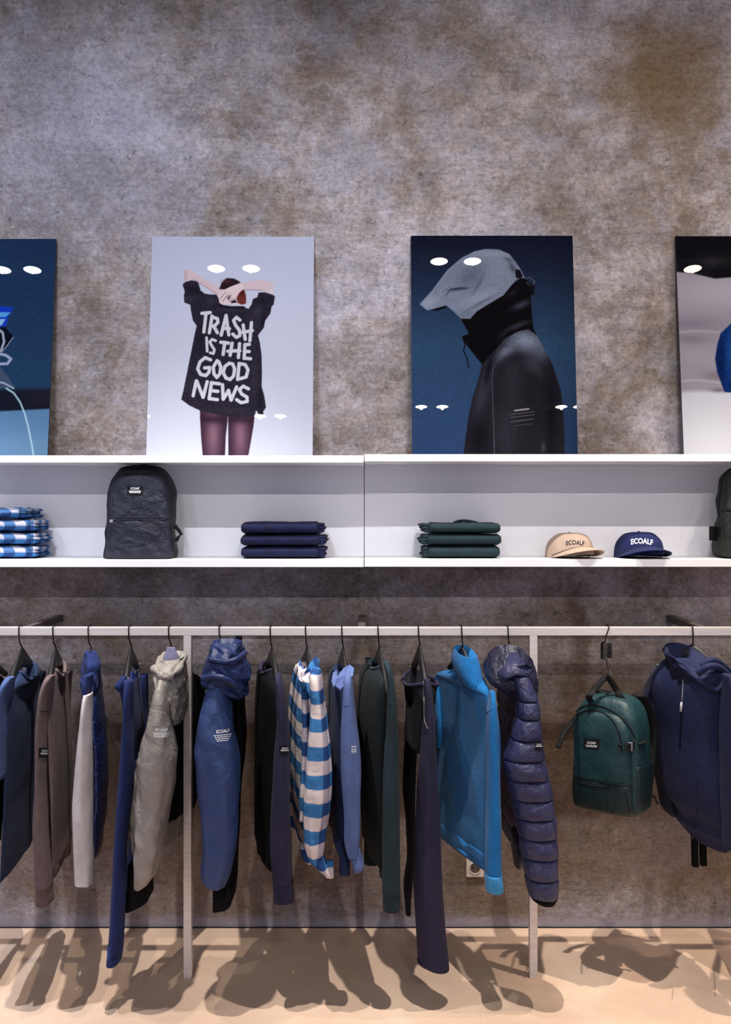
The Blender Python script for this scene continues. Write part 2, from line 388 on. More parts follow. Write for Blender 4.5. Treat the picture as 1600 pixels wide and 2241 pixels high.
# ------------------------------------------------------------------ ceiling lamps
PLATE = plain('lamp_plate', (120, 120, 128), 0.5)
LENS = {}
def disc(cx, cy, z, r, th=0.01, seg=24):
    V, Fc = [], []
    for zz in (z, z-th):
        for i in range(seg): a = 2*math.pi*i/seg; V.append((cx+r*math.cos(a), cy+r*math.sin(a), zz))
    for i in range(seg): Fc.append((i, (i+1) % seg, seg+(i+1) % seg, seg+i))
    Fc.append(tuple(range(seg))); Fc.append(tuple(range(2*seg-1, seg-1, -1)))
    return V, Fc
def ring_vf(cx, cy, z, r0, r1, h, seg=28):
    prof = [(r0, z), (r0, z-h), (r1, z-h), (r1, z)]; V, Fc = [], []
    for i in range(seg):
        a = 2*math.pi*i/seg
        for r, zz in prof: V.append((cx+r*math.cos(a), cy+r*math.sin(a), zz))
    for i in range(seg):
        j = (i+1) % seg
        for q in range(4): Fc.append((i*4+q, i*4+(q+1) % 4, j*4+(q+1) % 4, j*4+q))
    return V, Fc
def lamp_light(name, loc, target, col, watt, size, blend, rad, parent):
    ld = bpy.data.lights.new(name, 'SPOT'); ld.energy = watt; ld.color = col; ld.spot_size = math.radians(size); ld.spot_blend = blend; ld.shadow_soft_size = rad
    o = bpy.data.objects.new(name, ld); COL.objects.link(o)
    o.parent = parent; o.location = Vector(loc)-ORG[parent.name]
    o.rotation_euler = (Vector(target)-Vector(loc)).to_track_quat('-Z', 'Y').to_euler()
words = ['far left', 'centre left', 'centre right', 'far right']
for i, (xa, xb, y, col, wt) in enumerate(LAMP_PAIRS):
    xm = (xa+xb)/2; row = 'nearer the display wall' if i < 4 else 'deeper in the shop'
    t = thing('twin_downlight', (xm, y, CEIL), 'recessed twin ceiling downlight %s, %s of its row' % (row, words[i % 4]), 'ceiling light', 'twin ceiling downlights')
    v = boxvf(xm-0.25, xm+0.25, y-0.12, y+0.12, CEIL-0.012, CEIL, 0.003); mk('plate', v[0], v[1], PLATE, t, False)
    key = 'lens_%d' % (i % 4)
    if key not in LENS: LENS[key] = emit_mat('lamp_lens_%s' % words[i % 4].replace(' ', '_'), col, 22)
    for xx in (xa, xb):
        v = ring_vf(xx, y, CEIL-0.012, 0.058, 0.07, 0.008); mk('bezel', v[0], v[1], DKSTEEL, t)
        v = disc(xx, y, CEIL-0.012, 0.058, 0.005); mk('lens', v[0], v[1], LENS[key], t, False)
        tgt = (xx, 0.37, 2.2) if i < 4 else (xx*0.9, 0.3, 1.2)
        lamp_light('lamp', (xx, y, CEIL-0.032), tgt, col, wt, 52 if i < 4 else 60, 1.0, 0.012 if i < 4 else 0.014, t)
wl = ['first', 'second', 'third', 'fourth', 'fifth', 'sixth']
for i, (xx, y, col, wt) in enumerate(WASH):
    if i < 6: lb = 'single ceiling spotlight of the row of six along the wall, %s from the left' % wl[i]
    else: lb = 'small ceiling spotlight right above the clothes rail, %s one' % ('left' if i == 6 else 'right')
    t = thing('wall_spotlight', (xx, y, CEIL), lb, 'ceiling light', 'ceiling spotlights along the wall')
    v = ring_vf(xx, y, CEIL, 0.05, 0.062, 0.02); mk('bezel', v[0], v[1], DKSTEEL, t)
    v = disc(xx, y, CEIL, 0.05, 0.012); mk('lens', v[0], v[1], LENS['lens_%d' % min(3, int((xx+2.4)/1.2))], t, False)
    lamp_light('lamp', (xx, y, CEIL-0.04), (xx, 0.0, 0.2) if i < 6 else (xx+.3, y, 0), col, wt, 36 if i < 6 else 60, 0.9, 0.018 if i < 6 else 0.012, t)

# ------------------------------------------------------------------ shelves
SY0 = 0.09                                   # front edge
def shelf(name, x0, x1, ztop, zbot, label):
    t = thing(name, ((x0+x1)/2, WY, zbot), label, 'shelf', 'white wall shelves')
    v = boxvf(x0, x1, SY0, WY-0.001, ztop-0.024, ztop, 0.0012); mk('top_board', v[0], v[1], WHITE, t, False)
    v = boxvf(x0, x1, SY0, WY-0.001, zbot-0.025, zbot, 0.0012); mk('bottom_board', v[0], v[1], WHITE, t, False)
    v = boxvf(x0, x1, WY-0.018, WY-0.002, zbot+0.0002, ztop-0.0242); mk('back_board', v[0], v[1], BACKW, t, False)
    return t
XJ = X(797, SY0)
ZT, ZB = Z(994, SY0), Z(1224, SY0)
shelf('wall_shelf', XJ-1.8, XJ-0.0012, ZT-0.004, ZB-0.001, 'white wall shelf unit holding the black backpack and dark jeans')
shelf('wall_shelf', XJ+0.0012, XJ+1.8, ZT, ZB, 'white wall shelf unit holding the two caps and green folded pile')

# ------------------------------------------------------------------ rail
RZ1, RZ0 = 1.1175, 1.0912
rail = thing('clothes_rail', (0, 0, 0), 'brushed steel clothes rail on two square posts along the wall', 'clothes rail')
v = boxvf(-2.2, 2.2, -0.013, 0.013, RZ0, RZ1, 0.0015); mk('bar', v[0], v[1], STEEL, rail, False)
for x in (X(411.5, 0), X(1166.5, 0)):
    v = boxvf(x-0.0125, x+0.0125, -0.0125, 0.0125, 0, RZ0, 0.0015); mk('post', v[0], v[1], STEEL, rail, False)
for x in (-1.09, -0.012, 1.085):
    v = boxvf(x-0.012, x+0.012, 0.0132, WY-0.001, RZ0+0.002, RZ1-0.001, 0.001); mk('bracket', v[0], v[1], DKSTEEL, rail, False)

# ------------------------------------------------------------------ posters (flat prints, painted point by point into the print's colours)
PRT, nt_, b_ = base_mat('glossy_print')
at = nt_.nodes.new('ShaderNodeAttribute'); at.attribute_name = 'ink'; nt_.links.new(at.outputs['Color'], b_.inputs['Base Color'])
b_.inputs['Roughness'].default_value = 0.0; b_.inputs['Specular IOR Level'].default_value = 0.5
EDGE_W = plain('poster_edge_white', (225, 226, 232), 0.4); EDGE_D = plain('poster_edge_dark', (30, 32, 44), 0.4)
class Canvas:
    def __init__(s, px, py): s.x, s.y = px, py; s.c = np.zeros(px.shape+(3,)); s.rng = np.random.RandomState(3)
    def sdf(s, poly):
        p = np.array(poly, float); x, y = s.x, s.y
        inside = np.zeros(x.shape, bool); d = np.full(x.shape, 1e9); n = len(p)
        x0, x1 = p[:, 0].min()-25, p[:, 0].max()+25; y0, y1 = p[:, 1].min()-25, p[:, 1].max()+25
        sel = (x > x0) & (x < x1) & (y > y0) & (y < y1)
        xs, ys = x[sel], y[sel]; ins = np.zeros(xs.shape, bool); dd = np.full(xs.shape, 1e9)
        for i in range(n):
            ax, ay = p[i-1]; bx, by = p[i]
            if ay != by:
                c = ((ay > ys) != (by > ys)) & (xs < (bx-ax)*(ys-ay)/(by-ay)+ax); ins ^= c
            dx, dy = bx-ax, by-ay; l = dx*dx+dy*dy+1e-9
            t = np.clip(((xs-ax)*dx+(ys-ay)*dy)/l, 0, 1); dd = np.minimum(dd, np.hypot(xs-ax-t*dx, ys-ay-t*dy))
        d[sel] = np.where(ins, -dd, dd); return d
    def put(s, mask, col):
        col = np.array(col, float) if not isinstance(col, np.ndarray) else col
        s.c = s.c*(1-mask[..., None])+col*mask[..., None]
    def poly(s, poly, col, soft=1.0):
        m = np.clip(0.5-s.sdf(poly)/(2*soft), 0, 1); s.put(m, col); return m
    def line(s, pts, wd, col, soft=0.8):
        d = np.full(s.x.shape, 1e9)
        for (ax, ay), (bx, by) in zip(pts[:-1], pts[1:]):
            dx, dy = bx-ax, by-ay; l = dx*dx+dy*dy+1e-9
            t = np.clip(((s.x-ax)*dx+(s.y-ay)*dy)/l, 0, 1); d = np.minimum(d, np.hypot(s.x-ax-t*dx, s.y-ay-t*dy))
        m = np.clip(0.5-(d-wd/2)/(2*soft), 0, 1); s.put(m, col); return m
    def blob(s, cx, cy, rx, ry, col, amt=1.0, mask=None, rot=0):
        c, q = math.cos(rot), math.sin(rot); dx, dy = s.x-cx, s.y-cy
        g = np.exp(-(((dx*c+dy*q)/rx)**2+((-dx*q+dy*c)/ry)**2))*amt
        s.put(g if mask is None else g*mask, col)
    def grain(s, amt, mask=None, cell=1):
        n = s.rng.randn(*s.x.shape)
        if cell > 1:
            n = s.rng.randn(s.x.shape[0]//cell+2, s.x.shape[1]//cell+2).repeat(cell, 0).repeat(cell, 1)[:s.x.shape[0], :s.x.shape[1]]
        f = 1+amt*n
        if mask is not None: f = 1+(f-1)*mask
        s.c = np.clip(s.c*f[..., None], 0, 255)
def poster(name, corners, painter, nx, ny, label, edge, yb=0.256):
    """leaning board: corners in the photo = top left, top right, bottom left, bottom right"""
    (tlx, ty), (trx, _), (blx, by), (brx, _) = corners
    yt = 0.352                     # depth of the foot and of the top edge
    zb = ZT-0.0035 if tlx < 700 else ZT
    zt = Z(ty, yt)
    xl, xr = X(blx, yb), X(brx, yb)
    if tlx < 0: xl = xr-0.58
    wdt = xr-xl; th = 0.010
    org = ((xl+xr)/2, yb, zb)
    t = thing(name, org, label, 'poster', 'posters leaning on the shelf')
    up = Vector((0, yt-yb, zt-zb)); ln = up.length; upn = up.normalized(); nrm = Vector((0, -upn.z, upn.y))
    base = Vector((xl, yb, zb))
    def q(s, u, d): return base+Vector((s*wdt, 0, 0))+up*u-nrm*d
    V = [q(s, u, d) for d in (0, th) for s, u in ((0, 0), (1, 0), (1, 1), (0, 1))]
    bd = mk('board', V, [(0, 3, 2, 1)[::-1], (4, 7, 6, 5), (0, 1, 5, 4), (1, 2, 6, 5), (2, 3, 7, 6), (3, 0, 4, 7)], edge, t, False)
    s, u = np.meshgrid(np.linspace(0.0, 1.0, nx), np.linspace(1, 0, ny))
    W3 = np.array(base)+s[..., None]*np.array((wdt, 0, 0))+u[..., None]*np.array(up)+np.array(nrm)*0.0006
    px = CX+F*W3[..., 0]/(W3[..., 1]+D); py = CY-F*(W3[..., 2]-H)/(W3[..., 1]+D)
    cv = Canvas(px, py); painter(cv)
    c = np.clip(cv.c, 0, 255)/255; c = 0.58*np.where(c <= 0.04045, c/12.92, ((c+0.055)/1.055)**2.4)
    idx = np.arange(nx*ny).reshape(ny, nx)
    Fc = np.stack([idx[1:, :-1], idx[1:, 1:], idx[:-1, 1:], idx[:-1, :-1]], -1).reshape(-1, 4)
    me = bpy.data.meshes.new('print'); V = W3.reshape(-1, 3)-np.array(org)
    me.from_pydata(V.tolist(), [], Fc.tolist()); me.update(); me.materials.append(PRT)
    a = me.color_attributes.new('ink', 'FLOAT_COLOR', 'POINT')
    a.data.foreach_set('color', np.concatenate([c.reshape(-1, 3), np.ones((nx*ny, 1))], 1).ravel())
    o = bpy.data.objects.new('print', me); COL.objects.link(o); o.parent = t; o['label'] = 'glossy printed picture'
    return t
def paint_back_view(c):
    u = np.clip((c.y-515)/480, 0, 1)[..., None]
    c.c[:] = np.array((196, 202, 228))*(1-u)+np.array((214, 220, 238))*u
    T = lambda pts: [(380+x/5.092, 560+y/5.092) for x, y in pts]
    leg = (92, 66, 84)
    for pl, cx in (([(293, 1700), (600, 1740), (602, 1830), (582, 2000), (572, 2235), (325, 2235), (305, 2000), (295, 1800)], 440),
                   ([(608, 1740), (908, 1720), (890, 1900), (855, 2100), (830, 2235), (610, 2235)], 745)):
        m = c.poly(T(pl), (58, 38, 54), 1.0)
        c.blob(380+cx/5.092, 950, 17, 60, (148, 112, 130), 0.8, m)
        c.blob(380+cx/5.092, 918, 40, 9, (40, 26, 38), 0.7, m)
    skin = (216, 196, 206)
    jk = [(100, 320), (130, 290), (200, 272), (270, 285), (285, 330), (300, 385), (345, 420), (400, 430), (480, 430), (500, 470), (515, 525), (560, 560), (640, 570), (720, 560), (790, 575),
          (835, 590), (870, 540), (885, 480), (935, 460), (945, 410), (1010, 405), (1100, 430), (1130, 450), (1115, 540), (1090, 570), (1080, 640), (1020, 720), (1005, 800), (940, 885), (960, 960),
          (980, 1100), (985, 1300), (980, 1450), (1010, 1560), (1030, 1690), (1000, 1730), (1000, 1790), (970, 1815), (945, 1760), (920, 1720), (905, 1770), (850, 1792), (700, 1800), (600, 1790),
          (450, 1762), (300, 1725), (180, 1670), (85, 1600), (110, 1500), (150, 1300), (200, 1050), (240, 850), (258, 780), (215, 720), (195, 620), (185, 545), (120, 520), (115, 440), (125, 400)]
    m = c.poly(T(jk), (42, 38, 52), 0.9)
    for bx, by, rx, ry, col, am in ((230, 380, 90, 50, (24, 22, 32), .6), (180, 480, 60, 30, (66, 62, 82), .6), (420, 500, 60, 40, (60, 58, 76), .6), (980, 500, 80, 40, (26, 24, 34), .7), (930, 620, 50, 60, (70, 66, 84), .5),
                                    (1000, 720, 30, 70, (24, 22, 34), .7), (880, 750, 60, 80, (62, 56, 70), .5), (620, 600, 120, 20, (66, 60, 78), .5), (900, 1300, 40, 300, (54, 50, 66), .6), (180, 1450, 60, 150, (58, 54, 66), .5), (600, 1730, 260, 40, (56, 54, 62), .5),
                                    (960, 1600, 30, 120, (26, 24, 34), .7), (300, 900, 40, 140, (30, 28, 38), .6)):
        c.blob(380+bx/5.092, 560+by/5.092, rx/5.092, ry/5.092, col, am, m)
    c.grain(0.10, m, 2)
    am = c.poly(T([(113, 165), (150, 140), (200, 160), (330, 250), (440, 310), (530, 350), (570, 400), (500, 450), (470, 430), (380, 370), (290, 310), (190, 235), (208, 268), (125, 282)]), skin)
    c.blob(405, 605, 5, 14, (190, 150, 160), .6, am); c.line(T([(215, 250), (480, 425)]), 1.2, (150, 120, 132))
    am = c.poly(T([(730, 310), (850, 278), (1000, 272), (1090, 300), (1118, 340), (1110, 430), (1050, 408), (1000, 390), (900, 372), (780, 380), (700, 440)]), skin)
    c.line(T([(800, 378), (990, 382)]), 1.0, (128, 100, 112)); c.blob(595, 640, 6, 8, (235, 218, 224), .7, am)
    c.poly(T([(508, 370), (535, 300), (590, 248), (650, 250), (680, 255), (745, 292), (735, 315), (640, 345), (570, 375)]), (44, 26, 34))
    c.blob(497, 616, 10, 5, (84, 44, 48), .7)
    c.poly(T([(690, 440), (740, 385), (785, 378), (808, 440), (808, 530), (760, 545), (705, 520)]), (112, 52, 50)); c.blob(530, 642, 5, 8, (50, 22, 28), .7)
    c.poly(T([(495, 430), (540, 390), (640, 340), (745, 300), (795, 350), (725, 420), (700, 470), (715, 530), (685, 548), (640, 540), (600, 530), (560, 540), (510, 520)]), (226, 208, 214))
    for ln in ([(520, 480), (580, 400)], [(545, 510), (610, 420)], [(575, 465), (640, 435)], [(610, 495), (690, 480)], [(640, 530), (700, 505)]): c.line(T(ln), 1.3, (128, 98, 110))
    c.poly(T([(600, 470), (640, 440), (630, 465), (605, 490)]), (40, 26, 34)); c.poly(T([(625, 510), (690, 490), (705, 520), (660, 525)]), (40, 26, 34))
    c.poly(T([(500, 535), (560, 548), (640, 560), (790, 560), (800, 590), (640, 590), (510, 570)]), (34, 28, 40))
    wcol = (214, 214, 226)
    LT = [[(315, 640), (408, 632)], [(362, 640), (337, 848)], [(428, 672), (398, 856)], [(428, 680), (488, 700), (494, 740), (462, 775), (420, 785)], [(445, 780), (488, 856)],
          [(530, 882), (585, 664), (615, 880)], [(548, 806), (622, 812)], [(738, 715), (700, 685), (668, 720), (692, 775), (735, 830), (738, 888), (700, 908), (660, 872)],
          [(775, 770), (798, 930)], [(868, 745), (850, 945)], [(770, 852), (878, 832)],
          [(367, 912), (374, 1062)], [(468, 945), (428, 930), (402, 960), (428, 1005), (455, 1048), (444, 1088), (408, 1080)], [(526, 962), (612, 972)], [(570, 965), (552, 1098)],
          [(652, 972), (630, 1108)], [(735, 978), (722, 1132)], [(604, 1062), (738, 1056)], [(795, 988), (786, 1142)], [(795, 990), (845, 986)], [(790, 1064), (842, 1066)], [(790, 1140), (858, 1146)],
          [(412, 1158), (352, 1134), (295, 1180), (268, 1258), (300, 1320), (360, 1334), (395, 1295), (400, 1244), (345, 1248)],
          [(485, 1168), (442, 1240), (450, 1315), (482, 1355), (515, 1315), (526, 1240), (504, 1182), (485, 1168)], [(620, 1196), (572, 1232), (552, 1300), (582, 1360), (630, 1378), (668, 1338), (680, 1262), (660, 1205), (620, 1196)],
          [(730, 1200), (714, 1374)], [(730, 1200), (798, 1212), (830, 1270), (808, 1350), (714, 1376)],
          [(252, 1395), (218, 1558)], [(258, 1395), (328, 1575)], [(330, 1575), (374, 1402)], [(422, 1412), (396, 1592)], [(422, 1414), (512, 1426)], [(412, 1500), (494, 1510)], [(398, 1590), (488, 1602)],
          [(545, 1436), (552, 1596)], [(555, 1596), (612, 1500)], [(612, 1500), (640, 1606)], [(642, 1606), (702, 1460)], [(835, 1482), (776, 1452), (732, 1490), (760, 1540), (818, 1574), (820, 1622), (752, 1636), (702, 1602)]]
    for i, ln in enumerate(LT): c.line(T(ln), 7.4 if i not in (11, 12) else 6.0, wcol, 0.6)
    c.grain(0.012)
def paint_hood(c):
    u = np.clip((c.y-516)/478, 0, 1)
    st = np.array([0, .12, .3, .5, .7, 1.0])
    bgc = np.stack([np.interp(u, st, q) for q in ([20, 28, 40, 50, 52, 44], [24, 36, 58, 80, 80, 66], [44, 60, 88, 116, 120, 106])], -1)
    side = np.clip((c.x-1190)/80, 0, 1)[..., None]; c.c[:] = bgc*(1-0.18*side)
    c.grain(0.03, None, 3)
    T = lambda pts: [(900+x/4.324, 510+y/4.324) for x, y in pts]
    B = lambda bx, by, rx, ry, col, am, m, rot=0: c.blob(900+bx/4.324, 510+by/4.324, rx/4.324, ry/4.324, col, am, m, rot)
    # cord
    c.line(T([(545, 960), (490, 985), (510, 1060), (495, 1110), (530, 1190), (545, 1270)]), 2.6, (18, 18, 24))
    m = c.poly(T([(670, 1245), (780, 1130), (870, 1010), (960, 940), (1080, 900), (1170, 925), (1250, 1080), (1340, 1250), (1420, 1500), (1448, 1800), (1452, 2110), (492, 2110), (540, 1750), (580, 1560), (650, 1330)]), (36, 34, 42), 1.0)
    B(1090, 1020, 190, 110, (140, 152, 178), 1.0, m, 0.25); B(900, 1120, 110, 50, (128, 140, 165), .9, m, -0.7); B(1230, 1120, 90, 90, (95, 104, 128), .7, m, 0.9)
    B(1000, 1185, 90, 40, (26, 24, 32), .9, m); B(1150, 1250, 120, 60, (84, 86, 100), .5, m, 0.7); B(960, 1400, 100, 260, (66, 64, 76), .5, m); B(680, 1500, 60, 250, (74, 72, 88), .7, m, 0.25)
    B(730, 1300, 22, 160, (20, 20, 28), .85, m, 0.2); B(1330, 1700, 60, 400, (20, 20, 28), .8, m); B(640, 1950, 110, 200, (20, 20, 27), .9, m); B(900, 1850, 110, 260, (58, 56, 66), .6, m); B(1250, 2030, 20, 50, (90, 88, 98), .6, m)
    c.line(T([(830, 1190), (775, 1280), (766, 1400), (774, 1650), (784, 1900), (788, 2100)]), 1.6, (92, 92, 106), 1.2)
    c.grain(0.13, m)
    m = c.poly(T([(470, 812), (620, 740), (750, 660), (870, 590), (960, 480), (1070, 420), (1110, 470), (1165, 490), (1165, 580), (1130, 590), (1140, 750), (1155, 900), (1190, 965), (1100, 905), (1000, 935), (880, 1005), (780, 1125), (672, 1245), (560, 1105), (490, 1015), (480, 980), (545, 952), (520, 900)]), (16, 13, 18), 0.9)
    B(1040, 680, 90, 30, (74, 80, 98), .8, m, -0.4); B(960, 570, 60, 26, (40, 40, 52), .7, m, -0.6); B(1000, 880, 110, 22, (70, 78, 96), .7, m, -0.35); B(870, 960, 60, 26, (42, 48, 62), .6, m, -.7); B(1080, 840, 60, 14, (44, 44, 48), .6, m)
    c.line(T([(900, 990), (1000, 930), (1145, 900)]), 1.2, (16, 18, 26))
    m = c.poly(T([(80, 672), (200, 540), (340, 350), (480, 232), (600, 172), (700, 150), (830, 155), (930, 200), (1000, 290), (1040, 350), (1075, 420), (1000, 440), (940, 505), (870, 592), (750, 662), (620, 742), (560, 812), (470, 810), (400, 742), (330, 682), (200, 722), (150, 732)]), (132, 142, 166), 0.9)
    B(560, 400, 150, 90, (92, 100, 124), .75, m, -0.5); B(640, 620, 180, 50, (168, 176, 198), .6, m, -0.4); B(830, 340, 110, 120, (142, 150, 174), .6, m); B(440, 530, 90, 14, (50, 54, 72), .9, m, -0.12); B(640, 480, 16, 90, (84, 90, 112), .7, m, 0.5)
    B(160, 660, 90, 50, (166, 178, 200), .7, m, -.5); B(660, 660, 150, 14, (84, 90, 112), .7, m, -.5); B(350, 420, 30, 150, (116, 126, 150), .5, m, 0.75); B(780, 200, 200, 30, (158, 166, 190), .6, m)
    B(520, 770, 70, 40, (112, 122, 146), .7, m); B(960, 330, 26, 60, (70, 76, 96), .8, m, -.5); B(920, 250, 40, 14, (64, 70, 90), .7, m, .4)
    c.line(T([(330, 590), (380, 530), (470, 518), (530, 525)]), 1.6, (46, 50, 66), 1.0)
    c.grain(0.07, m); c.poly(T([(190, 725), (330, 690), (325, 712), (230, 735)]), (14, 13, 18))
    c.poly(T([(985, 340), (1030, 350), (1055, 400), (1040, 440), (990, 420)]), (22, 22, 30)); c.line(T([(1070, 430), (1120, 420), (1170, 460), (1140, 510), (1090, 470)]), 1.2, (120, 124, 140))
    c.poly(T([(1125, 500), (1165, 490), (1165, 582), (1128, 582)]), (18, 18, 26))
    for (x0, x1, y, wd, n) in ((980, 1118, 1680, 3.4, 6), (930, 1175, 1718, 1.3, 9), (940, 1170, 1745, 1.3, 8), (950, 1165, 1785, 1.7, 6), (975, 1150, 1825, 0.9, 6)):
        for k in range(n):
            a = x0+(x1-x0)*k/n; e = x0+(x1-x0)*(k+0.72)/n; sl = -0.12
            c.line(T([(a, y+(a-x0)*sl), (e, y+(e-x0)*sl)]), wd, (168, 166, 178) if wd > 2 else (112, 110, 122), 0.5)
def paint_bottle(c):
    u = np.clip((c.y-520)/480, 0, 1)[..., None]
    c.c[:] = np.array((30, 52, 86))*(1-u)+np.array((40, 72, 106))*u
    c.grain(0.03, None, 3)
    c.put(np.clip((c.y-846)/12, 0, 1), (24, 28, 42)); c.blob(90, 872, 40, 16, (44, 36, 46), .6)
    e = 897+np.clip((60-c.x), -60, 400)*0.05
    c.put(np.clip((c.y-e)/4+0.5, 0, 1), (96, 138, 178)); c.blob(0, 985, 300, 50, (128, 164, 196), .6, np.clip((c.y-e)/4, 0, 1))
    # crushed blue and clear bottle
    c.poly([(-90, 660), (-20, 668), (31, 673), (18, 692), (14, 712), (-10, 720), (-100, 722)], (20, 60, 190)); c.poly([(-90, 680), (24, 684), (12, 694), (-90, 690)], (90, 170, 235)); c.poly([(-60, 700), (12, 698), (4, 712), (-60, 716)], (150, 195, 235))
    c.poly([(-90, 718), (12, 716), (29, 736), (20, 752), (4, 770), (-90, 780)], (14, 18, 34))
    c.line([(-10, 716), (6, 728), (9, 748), (2, 768)], 5, (176, 186, 206)); c.line([(29, 738), (16, 756), (4, 770)], 1.6, (190, 196, 210))
    c.line([(-10, 772), (14, 778), (24, 786), (16, 796), (-10, 797)], 6, (168, 182, 208)); c.poly([(-120, 800), (0, 802), (16, 822), (32, 848), (10, 850), (-120, 850)], (72, 86, 110)); c.line([(-20, 834), (8, 838), (30, 850)], 3, (188, 204, 224))
    c.line([(14, 850), (30, 860), (44, 880), (54, 905), (62, 935), (69, 970), (74, 1000)], 3.2, (196, 232, 246), .8)
def paint_pillow(c):
    c.c[:] = (16, 15, 20)
    c.blob(1560, 572, 40, 14, (44, 42, 48), .8)
    e = 595+np.interp(c.x, [1480, 1515, 1540, 1565, 1600, 1870], [0, 3, 9, 15, 12, 8])
    m = np.clip((c.y-e)/3+.5, 0, 1); u = np.clip((c.y-600)/400, 0, 1)[..., None]
    c.put(m, (150, 146, 162)); c.blob(1600, 640, 140, 40, (182, 178, 194), .8, m); c.blob(1510, 710, 60, 16, (132, 126, 142), .8, m)
    c.line([(1480, 728), (1520, 724), (1560, 726), (1700, 740)], 3, (186, 182, 196), 2.5)
    lo = np.clip((c.y-724)/4, 0, 1); c.put(lo*0.6, (158, 152, 168)); c.blob(1510, 742, 36, 10, (120, 114, 128), .7, lo); c.blob(1530, 780, 60, 22, (170, 165, 180), .6, lo); c.blob(1566, 822, 26, 10, (120, 112, 124), .7, lo)
    c.line([(1490, 834), (1530, 832), (1580, 838)], 2.5, (188, 184, 198), 2)
    lo = np.clip((c.y-(858-np.clip((c.x-1490), 0, 90)*0.06))/10+.5, 0, 1); c.put(lo, (204, 206, 220)); c.blob(1560, 960, 80, 60, (216, 220, 232), .8, lo); c.blob(1575, 854, 22, 5, (90, 82, 92), .7)
    m = c.poly([(1640, 690), (1600, 708), (1577, 730), (1570, 755), (1565, 785), (1570, 815), (1586, 858), (1640, 862), (1780, 860), (1800, 700)], (14, 42, 104), 1.2)
    c.blob(1600, 770, 14, 50, (40, 96, 170), .6, m); c.blob(1578, 800, 8, 50, (10, 28, 78), .8, m); c.grain(0.10, m, 2)
poster('art_poster', ((-260, 523), (120, 523), (-276, 997), (104, 997)), paint_bottle, 240, 320, 'dark blue poster with a crushed blue bottle, cut by the left picture edge', EDGE_D)
poster('art_poster', ((332, 518), (686, 518), (320, 995), (684, 995)), paint_back_view, 340, 440, 'white poster of a person seen from behind in a lettered black jacket', EDGE_W)
poster('art_poster', ((905, 516), (1260, 516), (902, 993), (1265, 993)), paint_hood, 340, 440, 'dark blue poster of a hooded person in profile', EDGE_D, 0.262)
poster('art_poster', ((1485, 517), (1848, 517), (1497, 995), (1865, 995)), paint_pillow, 240, 320, 'poster of grey pillows and a blue shape, cut by the right picture edge', EDGE_D)

# ------------------------------------------------------------------ text and badges
def text_vf(body, size=1.0):
    cu = bpy.data.curves.new('txt', 'FONT'); cu.body = body; cu.size = size; cu.align_x = 'CENTER'; cu.align_y = 'CENTER'; cu.offset = 0.028*size; cu.resolution_u = 3
    o = bpy.data.objects.new('txt', cu); COL.objects.link(o)
    me = bpy.data.meshes.new_from_object(o.evaluated_get(bpy.context.evaluated_depsgraph_get()))
    V = np.array([tuple(v.co) for v in me.vertices]); Fc = [tuple(p.vertices) for p in me.polygons]
    bpy.data.objects.remove(o, do_unlink=True); bpy.data.meshes.remove(me); bpy.data.curves.remove(cu)
    V[:, 0] -= (V[:, 0].max()+V[:, 0].min())/2; V[:, 1] -= (V[:, 1].max()+V[:, 1].min())/2
    V /= (V[:, 0].max()-V[:, 0].min()); return V, Fc          # unit width
WORD = text_vf('ECOALF')
def word_on(bvh, cx, cy, wd, ht, slope=0.0, off=0.0022, arch=0.0, fy=-0.2):
    V, Fc = WORD; hh = V[:, 1].max()-V[:, 1].min()
    out = [hit(cx+v[0]*wd, cy-v[1]/hh*ht+v[0]*wd*slope+arch*(2*v[0])**2, bvh, off, fy) for v in V]
    return out, Fc
def bars_on(bvh, bars, off=0.0022, fy=-0.2, slope=0.0, cx=0):
    """short printed dashes too small to read"""
    parts = []
    for x0, x1, y0, y1, n in bars:
        for k in range(n):
            a = x0+(x1-x0)*k/n; b = x0+(x1-x0)*(k+0.78)/n
            parts.append(([hit(q, r+(q-cx)*slope, bvh, off, fy) for q, r in ((a, y0), (b, y0), (b, y1), (a, y1))], [(0, 3, 2, 1)]))
    return join(parts)
def patch_on(bvh, x0, x1, y0, y1, n=6, off=0.0012, slope=0.0, fy=-0.2):
    V, Fc = [], []
    for j in range(n+1):
        for i in range(n+1):
            q = x0+(x1-x0)*i/n; V.append(hit(q, y0+(y1-y0)*j/n+(q-x0)*slope, bvh, off, fy))
    for j in range(n):
        for i in range(n): Fc.append((j*(n+1)+i, (j+1)*(n+1)+i, (j+1)*(n+1)+i+1, j*(n+1)+i+1))
    return V, Fc
def logo(parent, bvh, cx, cy, wd, slope=0.0, patch=None, rows=3, fy=-0.2, mat=None, pslope=0.0, dens=1.0):
    par = parent
    if patch:
        v = patch_on(bvh, *patch, slope=pslope, fy=fy); par = mk('label_patch', v[0], v[1], PATCH, parent, label='black woven label')
    h = wd*0.20
    ps = [word_on(bvh, cx, cy, wd*0.72, h, slope, 0.0024, fy=fy)]
    y = cy+h*0.95
    bars = []
    for r in range(rows):
        f = (1.0, 0.92, 0.8, 0.66)[r]; bars.append((cx-wd*f/2, cx+wd*f/2, y, y+h*0.30*dens, (7, 6, 5, 4)[r])); y += h*0.55
    ps.append(bars_on(bvh, bars, 0.0024, fy, slope, cx))
    v = join(ps); mk('logo_print', v[0], v[1], mat or PRINTW, par, False, label='small white logo lettering')

